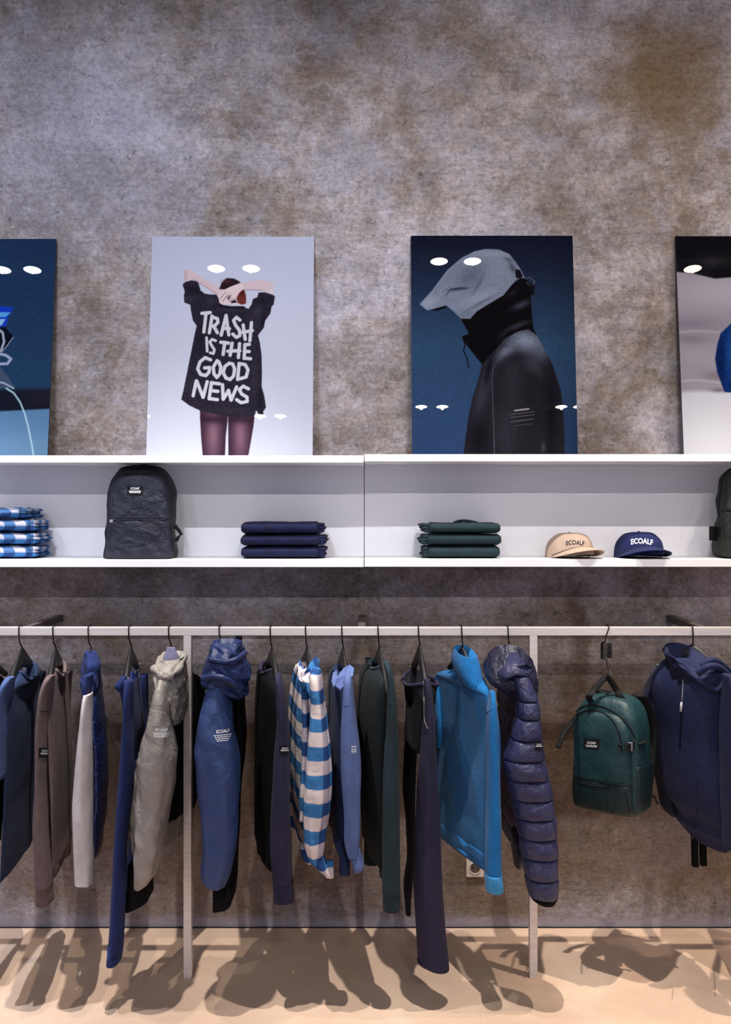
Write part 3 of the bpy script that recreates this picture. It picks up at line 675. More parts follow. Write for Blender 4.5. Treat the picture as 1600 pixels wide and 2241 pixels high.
# ------------------------------------------------------------------ hangers
def hanger(hx, hpy, k, label, half=0.2, drop=0.085, clips=False, mark=True, tilt=0.0, mirror=False):
    x = X(hx, 0); zt = Z(hpy, 0)
    t = thing('clothes_hanger', (x, 0, zt), label, 'hanger', 'black hangers on the rail')
    d = Vector((-k, -1, 0)).normalized(); nx_ = Vector((d.y, -d.x, 0))
    V, Fc = [], []; n = 24; seg = 10
    for i in range(n+1):
        u = -half+2*half*i/n; q = abs(u)/half
        c = Vector((x, 0, zt-0.022-drop*q**1.25))+d*u
        hh = 0.024*max(0.0, 1-q)**1.4+0.010; ht = 0.0065+0.006*q
        for s in range(seg):
            a = 2*math.pi*s/seg; V.append(c+Vector((0, 0, 1))*math.sin(a)*hh+nx_*math.cos(a)*ht)
    for i in range(n):
        for s in range(seg): Fc.append((i*seg+s, i*seg+(s+1) % seg, (i+1)*seg+(s+1) % seg, (i+1)*seg+s))
    Fc.append(tuple(range(seg))); Fc.append(tuple(n*seg+s for s in range(seg))[::-1])
    mk('body', V, Fc, BLK, t)
    s = 0.004
    pts = smooth_line([(x, 0, zt-0.01), (x+0.001, -0.003, zt+0.012), (x-0.002, -0.014, zt+0.028), (x-0.003, -0.019, RZ0+0.002), (x-0.004, -0.019, RZ1-0.006), (x-0.004, -0.0155, RZ1+0.003), (x-0.004, -0.006, RZ1+0.0055), (x-0.004, 0.006, RZ1+0.0055), (x-0.004, 0.0165, RZ1+0.001), (x-0.004, 0.019, RZ1-0.015)], 5)
    v = tube(pts, 0.0021, 8); tip = disc(0, 0, 0, 0.001)
    mk('hook', v[0], v[1], WIRE, t)
    if clips:
        for u in (-half*0.86, half*0.86):
            c = Vector((x, 0, zt-0.022-drop*0.84))+d*u
            q = join([boxvf(c.x-0.011, c.x+0.011, c.y-0.007, c.y+0.007, c.z-0.048, c.z+0.012, 0.002)])
            mk('clip', q[0], q[1], GREYP, t, False)
    return t

# ------------------------------------------------------------------ garments
def col_tube(pts, r, squash=None): return tube(pts, r, 8, closed=True)
def leaf(pts, th=0.004):
    """thin stiff piece of cloth: outline (image x, image y, depth), real thickness"""
    A = np.array([tuple(P(*p)) for p in pts]); A = [Vector(p) for p in A]; n = len(A); nn = Vector((0, 0, 0))
    for i in range(n): nn += (A[i]-A[0]).cross(A[(i+1) % n]-A[0])
    nn.normalize(); nn = nn if nn.y > 0 else -nn
    c = sum(A, Vector())/n
    V = [p.copy() for p in A]+[p+nn*th for p in A]+[c-nn*0.002, c+nn*th]
    Fc = [(i, (i+1) % n, 2*n) for i in range(n)]+[(n+(i+1) % n, n+i, 2*n+1) for i in range(n)]+[(i, n+i, n+(i+1) % n, (i+1) % n) for i in range(n)]
    return V, Fc
def near_k(hx, sx, sy): return (X(sx, sy)-X(hx, 0))/sy
def shifted(vf, dx, dy, dz=0.0): return [(v[0]+dx, v[1]+dy, v[2]+dz) for v in vf[0]], vf[1]

def garment(name, hx, label, cat='jacket'):
    return thing(name, (X(hx, 0), 0, RZ1), label, cat, 'clothes hanging on the rail')
def far_copy(vf, hx, sy, k, name, mat, t, shrink=1.0):
    """the sleeve on the far side, the near one set across the hanger"""
    V = np.array([tuple(p) for p in vf[0]]); dy = -2*sy
    V[:, 1] += dy; V[:, 0] += k*dy; zt = V[:, 2].max(); V[:, 2] = zt+(V[:, 2]-zt)*shrink-0.05
    return mk(name, V, vf[1], mat, t)

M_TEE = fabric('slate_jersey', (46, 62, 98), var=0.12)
M_TEE_LIT = fabric('slate_jersey_lit', (84, 104, 156), var=0.10)  # same jersey made lighter: light on the near sleeve put into the colour
M_BROWN = fabric('taupe_fleece', (116, 99, 100), var=0.14, bump=0.5)
M_PALE = fabric('pale_knit', (222, 214, 216), var=0.08, bump=0.5)
M_NAVYG = fabric('navy_nylon', (30, 42, 92), 0.35, 0.15, wrinkle=0.6, wscale=30, sheen=0.0, spec=0.6)
M_ROYAL = fabric('royal_cotton', (38, 52, 106), var=0.14)
M_KHAKI = fabric('stone_nylon', (166, 159, 153), 0.5, 0.08, wrinkle=0.5, wscale=13, sheen=0.0, spec=0.45)
M_LILAC = fabric('lilac_lining', (128, 126, 158), 0.6)
M_BLACK = fabric('black_cloth', (17, 16, 21), 0.85, sheen=0.0, spec=0.12)
M_BLUE = fabric('blue_nylon', (56, 78, 132), 0.5, 0.08, wrinkle=0.35, wscale=14, sheen=0.0, spec=0.4)
M_DBLUE = fabric('deep_blue_nylon', (30, 48, 98), 0.5, 0.1, wrinkle=0.5, wscale=16, sheen=0.0, spec=0.4)
M_INK = fabric('ink_knit', (46, 42, 70), var=0.14, bump=0.5)
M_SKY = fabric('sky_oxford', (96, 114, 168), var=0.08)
M_SKY_SHADE = fabric('sky_oxford_shaded', (34, 46, 82), var=0.1)  # darker copy of the sky oxford, shade on the shirt painted in
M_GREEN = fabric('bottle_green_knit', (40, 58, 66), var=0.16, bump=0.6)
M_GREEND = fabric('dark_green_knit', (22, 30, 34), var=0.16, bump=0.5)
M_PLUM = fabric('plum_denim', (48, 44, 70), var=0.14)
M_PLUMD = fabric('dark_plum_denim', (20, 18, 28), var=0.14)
M_TURQ = fabric('cobalt_wool', (30, 124, 196), var=0.12, bump=0.8, weave=260, sheen=0.12)
M_TURQC = fabric('cyan_cuff_wool', (70, 164, 224), var=0.12, bump=0.8, weave=260, sheen=0.12)
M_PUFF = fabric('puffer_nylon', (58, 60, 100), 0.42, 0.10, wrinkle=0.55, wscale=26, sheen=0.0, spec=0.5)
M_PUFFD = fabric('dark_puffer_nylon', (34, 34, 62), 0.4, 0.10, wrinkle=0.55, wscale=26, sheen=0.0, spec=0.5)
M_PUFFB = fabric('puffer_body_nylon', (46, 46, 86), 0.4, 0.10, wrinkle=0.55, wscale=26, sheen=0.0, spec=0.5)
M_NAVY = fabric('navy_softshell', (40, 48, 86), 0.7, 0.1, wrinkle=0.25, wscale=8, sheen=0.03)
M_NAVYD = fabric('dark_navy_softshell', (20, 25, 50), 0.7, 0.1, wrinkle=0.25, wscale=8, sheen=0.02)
M_PLAID = plaid_mat('plaid_flannel', 0)
M_BEIGE = fabric('beige_lining', (150, 130, 112))

# the plaid's bands: a blue band is centred on z = 0.859 (object space starts at the rail top)
for n_ in M_PLAID.node_tree.nodes: pass
def set_phase(mat, period, zblue):
    for n_ in mat.node_tree.nodes:
        if n_.type == 'MATH' and n_.operation == 'MULTIPLY_ADD' and abs(n_.inputs[1].default_value-2*math.pi/period) < 1e-3:
            n_.inputs[2].default_value = math.pi/2-2*math.pi/period*(zblue-RZ1+0.006)
set_phase(M_PLAID, 0.083, 0.859)

# 0 dark garment cut by the left edge
t = garment('dark_jacket', -40, 'black garment showing only a sliver at the left picture edge')
v = loft(zr(0, [(400, -130, -60, .08), (470, -150, -40, .19), (700, -150, -30, .21), (1000, -150, -30, .21), (1240, -140, -40, .2)]), 0.02, 0, fold=(0.05, 5), top='open', seed=1)
mk('body', v[0], v[1], M_BLACK, t)
v = loft(zr(0, [(430, -90, -60, .03), (520, -85, -20, .05), (870, -75, 8, .06), (1000, -70, 18, .06), (1150, -65, 12, .05), (1280, -60, 5, .045)]), -0.2, 0, crink=(0.004, 14, 7), bottom='open', seed=2)
mk('sleeve', v[0], v[1], M_BLACK, t)
hanger(-40, 1424, 0, 'black hanger carrying the sliver of black garment at the left edge')

# 1 slate T-shirt
hx = 48; k = near_k(hx, 10, -.2)
hanger(hx, 1424, k, 'black hanger carrying the slate blue T-shirt')
t = garment('t_shirt', hx, 'slate blue short-sleeved T-shirt, leftmost whole garment on the rail', 't-shirt')
v = loft(zr(0, [(345, 88, 192, .085, 0, .035), (380, 60, 214, .15, 0, .02), (430, 42, 221, .2, 0, .004), (560, 30, 222, .21), (750, 20, 214, .21), (930, 18, 205, .21), (1100, 16, 190, .205), (1250, 14, 178, .2), (1365, 10, 166, .195)]), 0.02, k, fold=(0.05, 6, 1.3), crink=(0.003, 9, 4), top='open', bottom='open', seed=3)
mk('body', v[0], v[1], M_TEE, t); q = col_tube(loft.top, 0.006); mk('collar', q[0], q[1], M_TEE, t)
v = loft(zr(0, [(395, 38, 66, .02), (430, 20, 62, .05), (500, 0, 50, .065), (600, -16, 46, .07), (750, -28, 49, .07), (930, -34, 51, .068)]), -0.2, 0, fold=(0.04, 3), crink=(0.003, 12, 5), bottom='open', seed=4)
mk('sleeve', v[0], v[1], M_TEE_LIT, t); far_copy(v, hx, -.2, k, 'sleeve', M_TEE, t)

# 2 taupe sweatshirt
hx = 122; k = near_k(hx, 100, -.2)
hanger(hx, 1424, k, 'black hanger carrying the taupe sweatshirt')
t = garment('sweatshirt', hx, 'taupe brown sweatshirt with a black label on its long sleeve', 'sweatshirt')
v = loft(zr(0, [(335, 285, 346, .085, 0, .03), (370, 262, 352, .15, 0, .02), (430, 250, 362, .2), (560, 250, 371, .21), (800, 258, 383, .21), (1000, 266, 384, .21), (1200, 272, 382, .205), (1300, 280, 380, .2)]), 0.02, k, fold=(0.06, 5, 1.2), crink=(0.003, 9, 4), top='open', seed=5)
mk('body', v[0], v[1], M_BROWN, t); q = col_tube(loft.top, 0.007); mk('collar', q[0], q[1], M_BROWN, t)
v = loft(zr(0, [(1300, 281, 379, .2), (1320, 284, 378, .2), (1350, 286, 374, .19)]), 0.02, k, rib=(0.012, 40), seg=160, sub=3, bottom='open'); mk('hem_band', v[0], v[1], M_BROWN, t)
sv = loft(zr(0, [(386, 256, 282, .02), (410, 240, 284, .045), (470, 222, 276, .06), (560, 212, 266, .065), (700, 200, 260, .065), (850, 190, 264, .062), (1000, 180, 268, .06), (1200, 174, 275, .058), (1400, 180, 282, .052), (1500, 185, 284, .05)]), -0.2, 0, fold=(0.03, 3), crink=(0.004, 14, 6), seed=6)
mk('sleeve', sv[0], sv[1], M_BROWN, t)
bt = bvh_of(sv); q = tube([hit(x, y, bt, .0004) for x, y in ((88, 1557), (94, 1556), (100, 1556), (106, 1558))], 0.0011, 6); mk('armhole_seam', q[0], q[1], M_BLACK, t)
v = loft(zr(0, [(1498, 187, 284, .046), (1520, 189, 285, .044), (1592, 191, 287, .043)]), -0.2, 0, rib=(0.02, 26), seg=120, sub=3, bottom='open'); mk('cuff', v[0], v[1], M_BROWN, t)
far_copy(sv, hx, -.2, k, 'sleeve', M_BROWN, t)
logo(t, bvh_of(sv), 98, 1643, 21, patch=(84, 108, 1636, 1658), rows=2, dens=1.4)

# 3 navy gilet over a pale sweater sleeve
hx = 199; k = near_k(hx, 190, -.2)
hanger(hx, 1424, k, 'black hanger carrying the navy jacket with a pale sleeve')
t = garment('layered_jacket', hx, 'glossy navy padded jacket with one long pale grey sleeve')
v = loft(zr(0, [(400, 452, 540, .09), (470, 458, 546, .17), (560, 466, 553, .2), (700, 476, 566, .21), (850, 480, 574, .21), (1000, 486, 574, .21), (1150, 492, 566, .2), (1230, 500, 552, .19), (1262, 505, 538, .17)]), 0.02, k, fold=(0.05, 6), crink=(0.009, 22, 14, 1), seed=7)
mk('body', v[0], v[1], M_NAVYG, t)
v = loft(zr(0, [(262, 450, 510, .04), (290, 446, 528, .06), (320, 440, 540, .075), (370, 432, 542, .08), (410, 432, 540, .08), (450, 440, 536, .07), (478, 448, 530, .05)]), -0.05, k, fold=(0.06, 4, .3), crink=(0.008, 24, 18), top='open', inner=0.03, seed=8)
mk('hood', v[0], v[1], M_ROYAL, t)
v = loft(zr(0, [(380, 446, 500, .04), (430, 442, 497, .05), (480, 444, 493, .05), (495, 446, 491, .05)]), -0.17, 0, crink=(0.004, 20, 10), bottom='open', seed=8); mk('shoulder', v[0], v[1], M_ROYAL, t)
v = loft(zr(0, [(484, 447, 490, .035), (520, 436, 494, .045), (600, 424, 497, .055), (800, 402, 500, .06), (1000, 388, 502, .06), (1100, 383, 503, .06), (1250, 386, 503, .058), (1400, 394, 503, .052), (1470, 400, 503, .05), (1480, 401, 503, .05)]), -0.2, 0, fold=(0.05, 4), crink=(0.004, 12, 6), bottom='open', seed=9, xs=0.25)
mk('sleeve', v[0], v[1], M_PALE, t); far_copy(v, hx, -.2, k, 'sleeve', M_PALE, t)
v = loft(zr(0, [(1232, 505, 551, .09), (1280, 505, 548, .08), (1318, 508, 525, .06)]), 0.05, k, seed=2); mk('lining', v[0], v[1], M_BEIGE, t)

# 4 royal blue trousers
hx = 287; k = near_k(hx, 268, -.2)
hanger(hx, 1420, k, 'black clip hanger carrying the royal blue trousers', half=0.16, drop=0.07, clips=True)
t = garment('trousers', hx, 'royal navy trousers hanging beside the stone hooded jacket', 'trousers')
v = loft(zr(0, [(398, 646, 738, .14), (440, 642, 744, .15), (500, 652, 752, .155), (600, 656, 766, .16), (700, 652, 768, .16), (820, 655, 745, .15)]), 0.0, k, fold=(0.05, 4), crink=(0.004, 12, 7), top='open', inner=0.04, seed=10)
mk('seat', v[0], v[1], M_ROYAL, t)
v = loft(zr(0, [(392, 654, 676, .01), (420, 622, 676, .02), (450, 611, 672, .022), (492, 652, 668, .01)]), -0.15, 0, n=2, crink=(0.003, 30, 20), seed=3); mk('waistband_flap', v[0], v[1], M_ROYAL, t)
lg = loft(zr(0, [(410, 660, 712, .03), (500, 656, 714, .05), (650, 650, 714, .06), (800, 640, 716, .06), (950, 628, 714, .06), (1100, 618, 700, .058), (1300, 605, 682, .055), (1500, 595, 674, .052), (1640, 588, 668, .05), (1800, 577, 660, .05), (1900, 567, 648, .05)]), -0.2, 0, n=1.75, fold=(0.02, 3), crink=(0.003, 16, 5), bottom='open', seed=11, xs=0.05)
mk('leg', lg[0], lg[1], M_ROYAL, t)
v = loft([(1320+1865/SC, 569/SC, 653/SC, .0505), (1320+1905/SC, 566/SC, 649/SC, .0505)], -0.2, 0, sub=3, top='none', bottom='open'); mk('hem', v[0], v[1], M_ROYAL, t)
far_copy(lg, hx, -.2, k, 'leg', M_ROYAL, t, 0.84)

# 5 stone hooded jacket
hx = 374; k = near_k(hx, 362, -.2)
hanger(hx, 1418, k, 'black hanger carrying the stone grey hooded jacket')
t = garment('hooded_jacket', hx, 'stone grey hooded nylon jacket with black body, left of the steel post')
v = loft(zr(0, [(400, 880, 1010, .1), (450, 870, 1050, .15), (600, 850, 1068, .18), (700, 850, 1058, .18), (900, 840, 1036, .18), (1050, 830, 1018, .175), (1180, 820, 985, .16), (1240, 820, 965, .15)]), 0.1, 0.3, fold=(0.03, 5), crink=(0.005, 10, 6), seed=12)
mk('body', v[0], v[1], M_BLACK, t)
v = loft(zr(0, [(1150, 840, 984, .15), (1210, 850, 970, .155), (1265, 880, 940, .14)]), 0.1, 0.3, crink=(0.004, 14, 8), seed=4); mk('hem_band', v[0], v[1], M_KHAKI, t)
v = loft(zr(0, [(700, 770, 830, .05), (800, 735, 800, .06), (950, 702, 790, .065), (1100, 688, 780, .065), (1200, 690, 770, .06), (1300, 706, 760, .05), (1330, 720, 740, .03)]), -0.12, 0, crink=(0.010, 20, 26, 1), seed=13); mk('front_panel', v[0], v[1], M_KHAKI, t)
v = loft(zr(0, [(1380, 680, 800, .06), (1480, 676, 816, .075), (1560, 669, 816, .075), (1590, 668, 812, .07)]), -0.1, 0, n=3.4, crink=(0.004, 14, 8), seed=14, linear=True, xs=-0.42, bottom='open'); mk('lining_hem', v[0], v[1], M_BLACK, t)
sv = loft(zr(0, [(400, 845, 880, .025), (430, 832, 896, .05), (500, 812, 912, .07), (600, 788, 922, .08), (700, 762, 936, .085), (790, 742, 946, .085), (870, 732, 946, .085), (1000, 724, 930, .08), (1100, 720, 908, .078), (1200, 718, 892, .075), (1300, 715, 878, .07), (1400, 711, 852, .062), (1465, 709, 820, .055), (1508, 712, 778, .04)]), -0.2, 0, fold=(0.05, 4), crink=(0.007, 13, 7, 1), bottom='open', seed=15, seg=64, sub=8)
mk('sleeve', sv[0], sv[1], M_KHAKI, t)
bt = bvh_of(sv); q = tube([hit(x, y, bt, .0004) for x, y in ((334, 1516), (345, 1512), (358, 1512), (372, 1520))], 0.0011, 6); mk('armhole_seam', q[0], q[1], GREYP, t)
v = loft(zr(0, [(282, 840, 985, .06, 0, 0.0), (325, 818, 990, .1), (375, 814, 997, .12), (415, 832, 1000, .125), (450, 868, 1002, .12), (490, 905, 1003, .105), (560, 915, 1002, .09), (615, 930, 985, .06)]), -0.1, 0, fold=(0.07, 4, .2), crink=(0.010, 18, 24, 1), top='open', inner=0.05, seed=16, seg=64, sub=8, tz=0.12)
mk('hood', v[0], v[1], M_KHAKI, t)
rim = smooth_line([P(0+818/SC, 1320+345/SC, -.16), P(845/SC, 1320+376/SC, -.2), P(880/SC, 1320+396/SC, -.22), P(920/SC, 1320+378/SC, -.2), P(960/SC, 1320+340/SC, -.16), P(978/SC, 1320+285/SC, -.08)], 6)
q = tube(rim, [0.010+0.004*math.sin(i*0.9) for i in range(len(rim))], 10); mk('hood_rim', q[0], q[1], M_KHAKI, t)
v = loft(zr(0, [(236, 888, 932, .008), (262, 878, 940, .012), (300, 868, 950, .02), (345, 872, 935, .02)]), -0.1, 0, crink=(0.005, 20, 14), seed=5, tz=0.1); mk('hood_lining', v[0], v[1], M_LILAC, t)
logo(t, bvh_of(sv), 353, 1597, 34, slope=0.02, rows=3, dens=1.2)

# 6 blue parka
hx = 484; k = near_k(hx, 478, -.2)
hanger(hx, 1412, k, 'black hanger carrying the big blue hooded parka')
t = garment('parka', hx, 'bright blue hooded parka right of the steel post')
v = loft(zr(400, [(400, 180, 325, .12), (470, 150, 330, .19), (600, 150, 338, .22), (780, 170, 342, .22), (1000, 170, 318, .21), (1200, 170, 307, .19), (1400, 165, 300, .16, -.03), (1500, 158, 292, .12, -.08), (1578, 154, 285, .1, -.1)]), 0.0, 0.05, fold=(0.03, 5), crink=(0.005, 9, 5), bottom='open', seed=17, n=3)
mk('body', v[0], v[1], M_BLACK, t)
sv = loft(zr(400, [(392, 168, 226, .03), (420, 145, 240, .055), (500, 114, 256, .08), (600, 90, 270, .09), (700, 71, 285, .095), (780, 60, 298, .095), (850, 64, 306, .095), (1000, 78, 305, .09), (1150, 94, 300, .085), (1300, 104, 290, .08), (1400, 99, 268, .07), (1450, 98, 246, .062), (1485, 104, 228, .058)]), -0.2, 0, fold=(0.04, 4), crink=(0.007, 10, 6, 1), bottom='open', seed=18, seg=64, sub=8, xs=0.35)
mk('sleeve', sv[0], sv[1], M_BLUE, t)
bt = bvh_of(sv); q = tube([hit(x, y, bt, .0004) for x, y in ((450, 1522), (462, 1516), (478, 1514), (492, 1517), (503, 1524))], 0.0011, 6); mk('armhole_seam', q[0], q[1], M_DBLUE, t)
hr = [(1404, 466, 531, .06), (1415, 461, 533, .09), (1430, 457, 535, .11), (1447, 450, 538, .12), (1462, 446, 546, .125), (1478, 442, 549, .125), (1490, 441, 547, .12), (1503, 462, 547, .11), (1515, 500, 544, .09), (1525, 518, 536, .05)]
v = loft(hr, -0.14, 0, fold=(0.05, 4, .2), crink=(0.013, 15, 26, 1), top='open', inner=0.05, seed=19, seg=72, sub=8); mk('hood', v[0], v[1], M_DBLUE, t)
q = tube(smooth_line([P(443, 1486, -.25), P(465, 1481, -.275), P(490, 1484, -.28), P(512, 1498, -.26), P(528, 1520, -.22)], 6), 0.009, 10); mk('hood_rim', q[0], q[1], M_DBLUE, t)
q = tube(smooth_line([P(458, 1443, -.24), P(495, 1449, -.265), P(520, 1441, -.25), P(536, 1428, -.17)], 6), 0.008, 10); mk('hood_fold', q[0], q[1], M_DBLUE, t)
v = loft([(1496, 446, 470, .04), (1506, 446, 462, .03)], -.1, 0, sub=4); mk('hood_lining', v[0], v[1], M_BLACK, t)
v = boxvf(X(515, -.04), X(530, -.04), -0.044, -0.036, Z(1455, -.04), Z(1391, -.04), 0.002); mk('hanging_loop', v[0], v[1], M_BLACK, t, False)
logo(t, bvh_of(sv), 487, 1600, 38, slope=-0.10, rows=4, dens=0.9)

# 7 ink knit
hx = 595; k = near_k(hx, 614, -.2)
hanger(hx, 1424, k, 'black hanger carrying the ink purple knit')
t = garment('knit_sweater', hx, 'ink purple knitted sweater with a black body, left of the plaid shirt', 'sweater')
v = loft(zr(400, [(335, 415, 500, .08, 0, .02), (370, 400, 515, .15, 0, .01), (430, 392, 530, .2), (600, 385, 545, .21), (800, 384, 540, .21), (1000, 383, 530, .21), (1200, 381, 510, .2), (1315, 381, 490, .19)]), 0.02, k, fold=(0.05, 5), crink=(0.003, 9, 4), top='open', bottom='open', seed=20)
mk('body', v[0], v[1], M_BLACK, t); q = col_tube(loft.top, 0.006); mk('collar', q[0], q[1], M_INK, t)
sv = loft(zr(400, [(378, 496, 522, .02), (410, 492, 534, .045), (480, 496, 550, .055), (600, 500, 562, .06), (700, 496, 566, .06), (800, 486, 570, .06), (1000, 475, 573, .06), (1200, 470, 576, .058), (1350, 470, 581, .054), (1480, 480, 587, .05)]), -0.2, 0, fold=(0.03, 3), crink=(0.003, 12, 5), seed=21)
mk('sleeve', sv[0], sv[1], M_INK, t); far_copy(sv, hx, -.2, k, 'sleeve', M_BLACK, t)
bt = bvh_of(sv); q = tube([hit(x, y, bt, .0004) for x, y in ((607, 1561), (613, 1559), (620, 1559), (629, 1562))], 0.0011, 6); mk('armhole_seam', q[0], q[1], M_BLACK, t)
v = loft(zr(400, [(1478, 480, 588, .046), (1520, 482, 590, .044), (1580, 484, 593, .044)]), -0.2, 0, rib=(0.02, 26), seg=120, sub=3, bottom='open'); mk('cuff', v[0], v[1], M_INK, t)
q = boxvf(X(598.5, -.1), X(602, -.1), -.102, -.1, Z(1500, -.1), Z(1484, -.1)); mk('neck_tag', q[0], q[1], PRINTW, t, False)
logo(t, bvh_of(sv), 623, 1637, 17, patch=(612, 632, 1631, 1652), rows=2, dens=1.4)

# 8 plaid shirt
hx = 672; k = near_k(hx, 692, -.2)
hanger(hx, 1424, k, 'black hanger carrying the blue and cream plaid shirt')
t = garment('plaid_shirt', hx, 'blue and cream plaid flannel shirt hanging on the rail', 'shirt')
v = loft(zr(400, [(330, 612, 705, .08, 0, .01), (370, 596, 722, .15), (430, 580, 738, .2), (560, 566, 742, .21), (800, 566, 740, .21), (1000, 574, 735, .205), (1150, 582, 720, .2), (1270, 592, 700, .185)]), 0.02, k, fold=(0.06, 6), crink=(0.005, 10, 5), top='open', bottom='open', seed=22)
mk('body', v[0], v[1], M_PLAID, t)
v = loft(zr(400, [(470, 632, 668, .02), (600, 636, 672, .03), (800, 640, 668, .035), (1000, 628, 660, .035), (1150, 618, 655, .03)]), -0.17, 0, n=3, crink=(0.004, 20, 12), seed=3); mk('button_placket', v[0], v[1], M_PLAID, t)
sv = loft(zr(400, [(350, 690, 728, .025), (390, 676, 738, .05), (470, 676, 750, .06), (560, 680, 764, .065), (700, 666, 786, .07), (800, 656, 796, .07), (900, 650, 801, .07), (1000, 646, 797, .07), (1100, 645, 786, .066), (1200, 649, 768, .06), (1300, 655, 754, .055), (1372, 682, 742, .045)]), -0.2, 0, fold=(0.07, 5), crink=(0.005, 14, 6), seed=23)
mk('sleeve', sv[0], sv[1], M_PLAID, t); far_copy(sv, hx, -.2, k, 'sleeve', M_PLAID, t)
for pl in ([(690, 1436, -.10), (699, 1444, -.09), (698, 1459, -.12), (694, 1472, -.17), (679, 1477, -.22), (669, 1492, -.23), (660, 1485, -.22), (669, 1468, -.2), (679, 1450, -.15)],
           [(656, 1444, -.02), (661, 1455, -.08), (665, 1477, -.2), (660, 1492, -.21), (654, 1487, -.18), (652, 1459, -.08)]):
    q = leaf(pl); mk('collar_leaf', q[0], q[1], M_PLAID, t, False)
v = loft(zr(400, [(1345, 690, 745, .04), (1375, 700, 758, .04), (1410, 722, 772, .035), (1440, 755, 786, .025), (1462, 780, 790, .008)]), -0.2, 0, n=2.2, crink=(0.004, 24, 16), bottom='open', seed=6); mk('cuff', v[0], v[1], M_PLAID, t)
v = loft(zr(400, [(1285, 622, 660, .03), (1330, 634, 690, .04), (1375, 655, 700, .03)]), -0.14, 0, crink=(0.004, 24, 16), seed=8); mk('shirt_tail', v[0], v[1], M_PLAID, t)

# 9 sky blue shirt
hx = 751; k = near_k(hx, 766, -.2)
hanger(hx, 1424, k, 'black hanger carrying the sky blue shirt')
t = garment('oxford_shirt', hx, 'sky blue cotton shirt with rolled cuffs, right of the plaid shirt', 'shirt')
v = loft(zr(400, [(345, 800, 890, .08, 0, .01), (390, 785, 900, .16), (450, 774, 910, .2), (700, 769, 910, .21), (1000, 775, 905, .2), (1150, 776, 890, .195), (1225, 780, 880, .18)]), 0.02, k, fold=(0.06, 6), crink=(0.004, 10, 5), top='open', bottom='open', seed=24)
mk('body', v[0], v[1], M_SKY_SHADE, t)
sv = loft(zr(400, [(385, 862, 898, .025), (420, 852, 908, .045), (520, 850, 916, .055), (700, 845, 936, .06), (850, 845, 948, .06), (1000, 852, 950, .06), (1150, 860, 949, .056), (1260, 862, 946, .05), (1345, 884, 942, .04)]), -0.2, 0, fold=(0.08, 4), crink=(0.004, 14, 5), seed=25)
mk('sleeve', sv[0], sv[1], M_SKY, t); far_copy(sv, hx, -.2, k, 'sleeve', M_SKY_SHADE, t)
bt = bvh_of(sv); q = tube([hit(x, y, bt, .0004) for x, y in ((750, 1548), (757, 1545), (765, 1546), (776, 1550))], 0.0011, 6); mk('armhole_seam', q[0], q[1], M_SKY_SHADE, t)
for pl in ([(745, 1509, -.235), (760, 1492, -.23), (773, 1478, -.2), (775, 1462, -.12), (765, 1454, -.1), (752, 1462, -.15), (735, 1485, -.22), (734, 1500, -.235)],
           [(726, 1490, -.17), (729, 1472, -.1), (737, 1466, -.06), (739, 1485, -.14), (731, 1503, -.2)]):
    q = leaf(pl); mk('collar_leaf', q[0], q[1], M_SKY, t, False)
v = loft(zr(400, [(1244, 835, 858, .02), (1262, 804, 862, .035), (1300, 812, 872, .035), (1360, 832, 886, .035), (1436, 834, 892, .03)]), -0.16, 0, n=2.6, crink=(0.004, 24, 16), bottom='open', seed=7); mk('cuff', v[0], v[1], M_SKY_SHADE, t)
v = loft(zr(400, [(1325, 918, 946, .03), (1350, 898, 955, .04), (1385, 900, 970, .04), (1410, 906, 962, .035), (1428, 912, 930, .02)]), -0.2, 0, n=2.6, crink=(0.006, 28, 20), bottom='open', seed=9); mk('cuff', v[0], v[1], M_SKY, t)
bt = bvh_of(sv); q = join([word_on(bt, 774, 1634, 10, 4), bars_on(bt, [(769, 780, 1639, 1641, 3), (769, 780, 1643, 1645, 3), (769, 779, 1647, 1648, 2)])]); mk('logo_print', q[0], q[1], PRINTW, t, False)

# 10 bottle green sweater
hx = 830; k = near_k(hx, 852, -.2)
hanger(hx, 1424, k, 'black hanger carrying the bottle green sweater')
t = garment('knit_sweater', hx, 'dark bottle green knitted sweater in the middle of the rail', 'sweater')
v = loft(zr(760, [(320, 118, 210, .08, 0, .015), (360, 82, 226, .16), (430, 62, 248, .2), (600, 50, 255, .21), (800, 55, 240, .21), (1000, 65, 235, .205), (1200, 74, 225, .2), (1305, 80, 205, .185)]), 0.02, k, fold=(0.05, 6), crink=(0.003, 9, 4), top='open', bottom='open', seed=26)
mk('body', v[0], v[1], M_GREEND, t); q = col_tube(loft.top, 0.007); mk('collar', q[0], q[1], M_GREEN, t)
v = loft(zr(760, [(430, 170, 235, .04), (560, 160, 240, .06), (800, 160, 235, .06), (1000, 160, 225, .055), (1250, 168, 215, .05), (1440, 174, 200, .045)]), -0.1, 0, fold=(0.03, 3), crink=(0.003, 12, 5), seed=4); mk('front_fold', v[0], v[1], M_GREEN, t)
sv = loft(zr(760, [(312, 196, 222, .02), (350, 200, 236, .045), (430, 210, 252, .055), (545, 212, 264, .06), (700, 206, 270, .06), (850, 196, 273, .06), (1000, 190, 277, .06), (1200, 188, 280, .057), (1400, 188, 282, .052), (1540, 190, 283, .048)]), -0.2, 0, fold=(0.03, 3), crink=(0.003, 12, 5), seed=27)
mk('sleeve', sv[0], sv[1], M_GREEN, t); far_copy(sv, hx, -.2, k, 'sleeve', M_GREEND, t)
bt = bvh_of(sv); q = tube([hit(x, y, bt, .0004) for x, y in ((849, 1543), (855, 1542), (862, 1542), (867, 1544))], 0.0011, 6); mk('armhole_seam', q[0], q[1], M_BLACK, t)
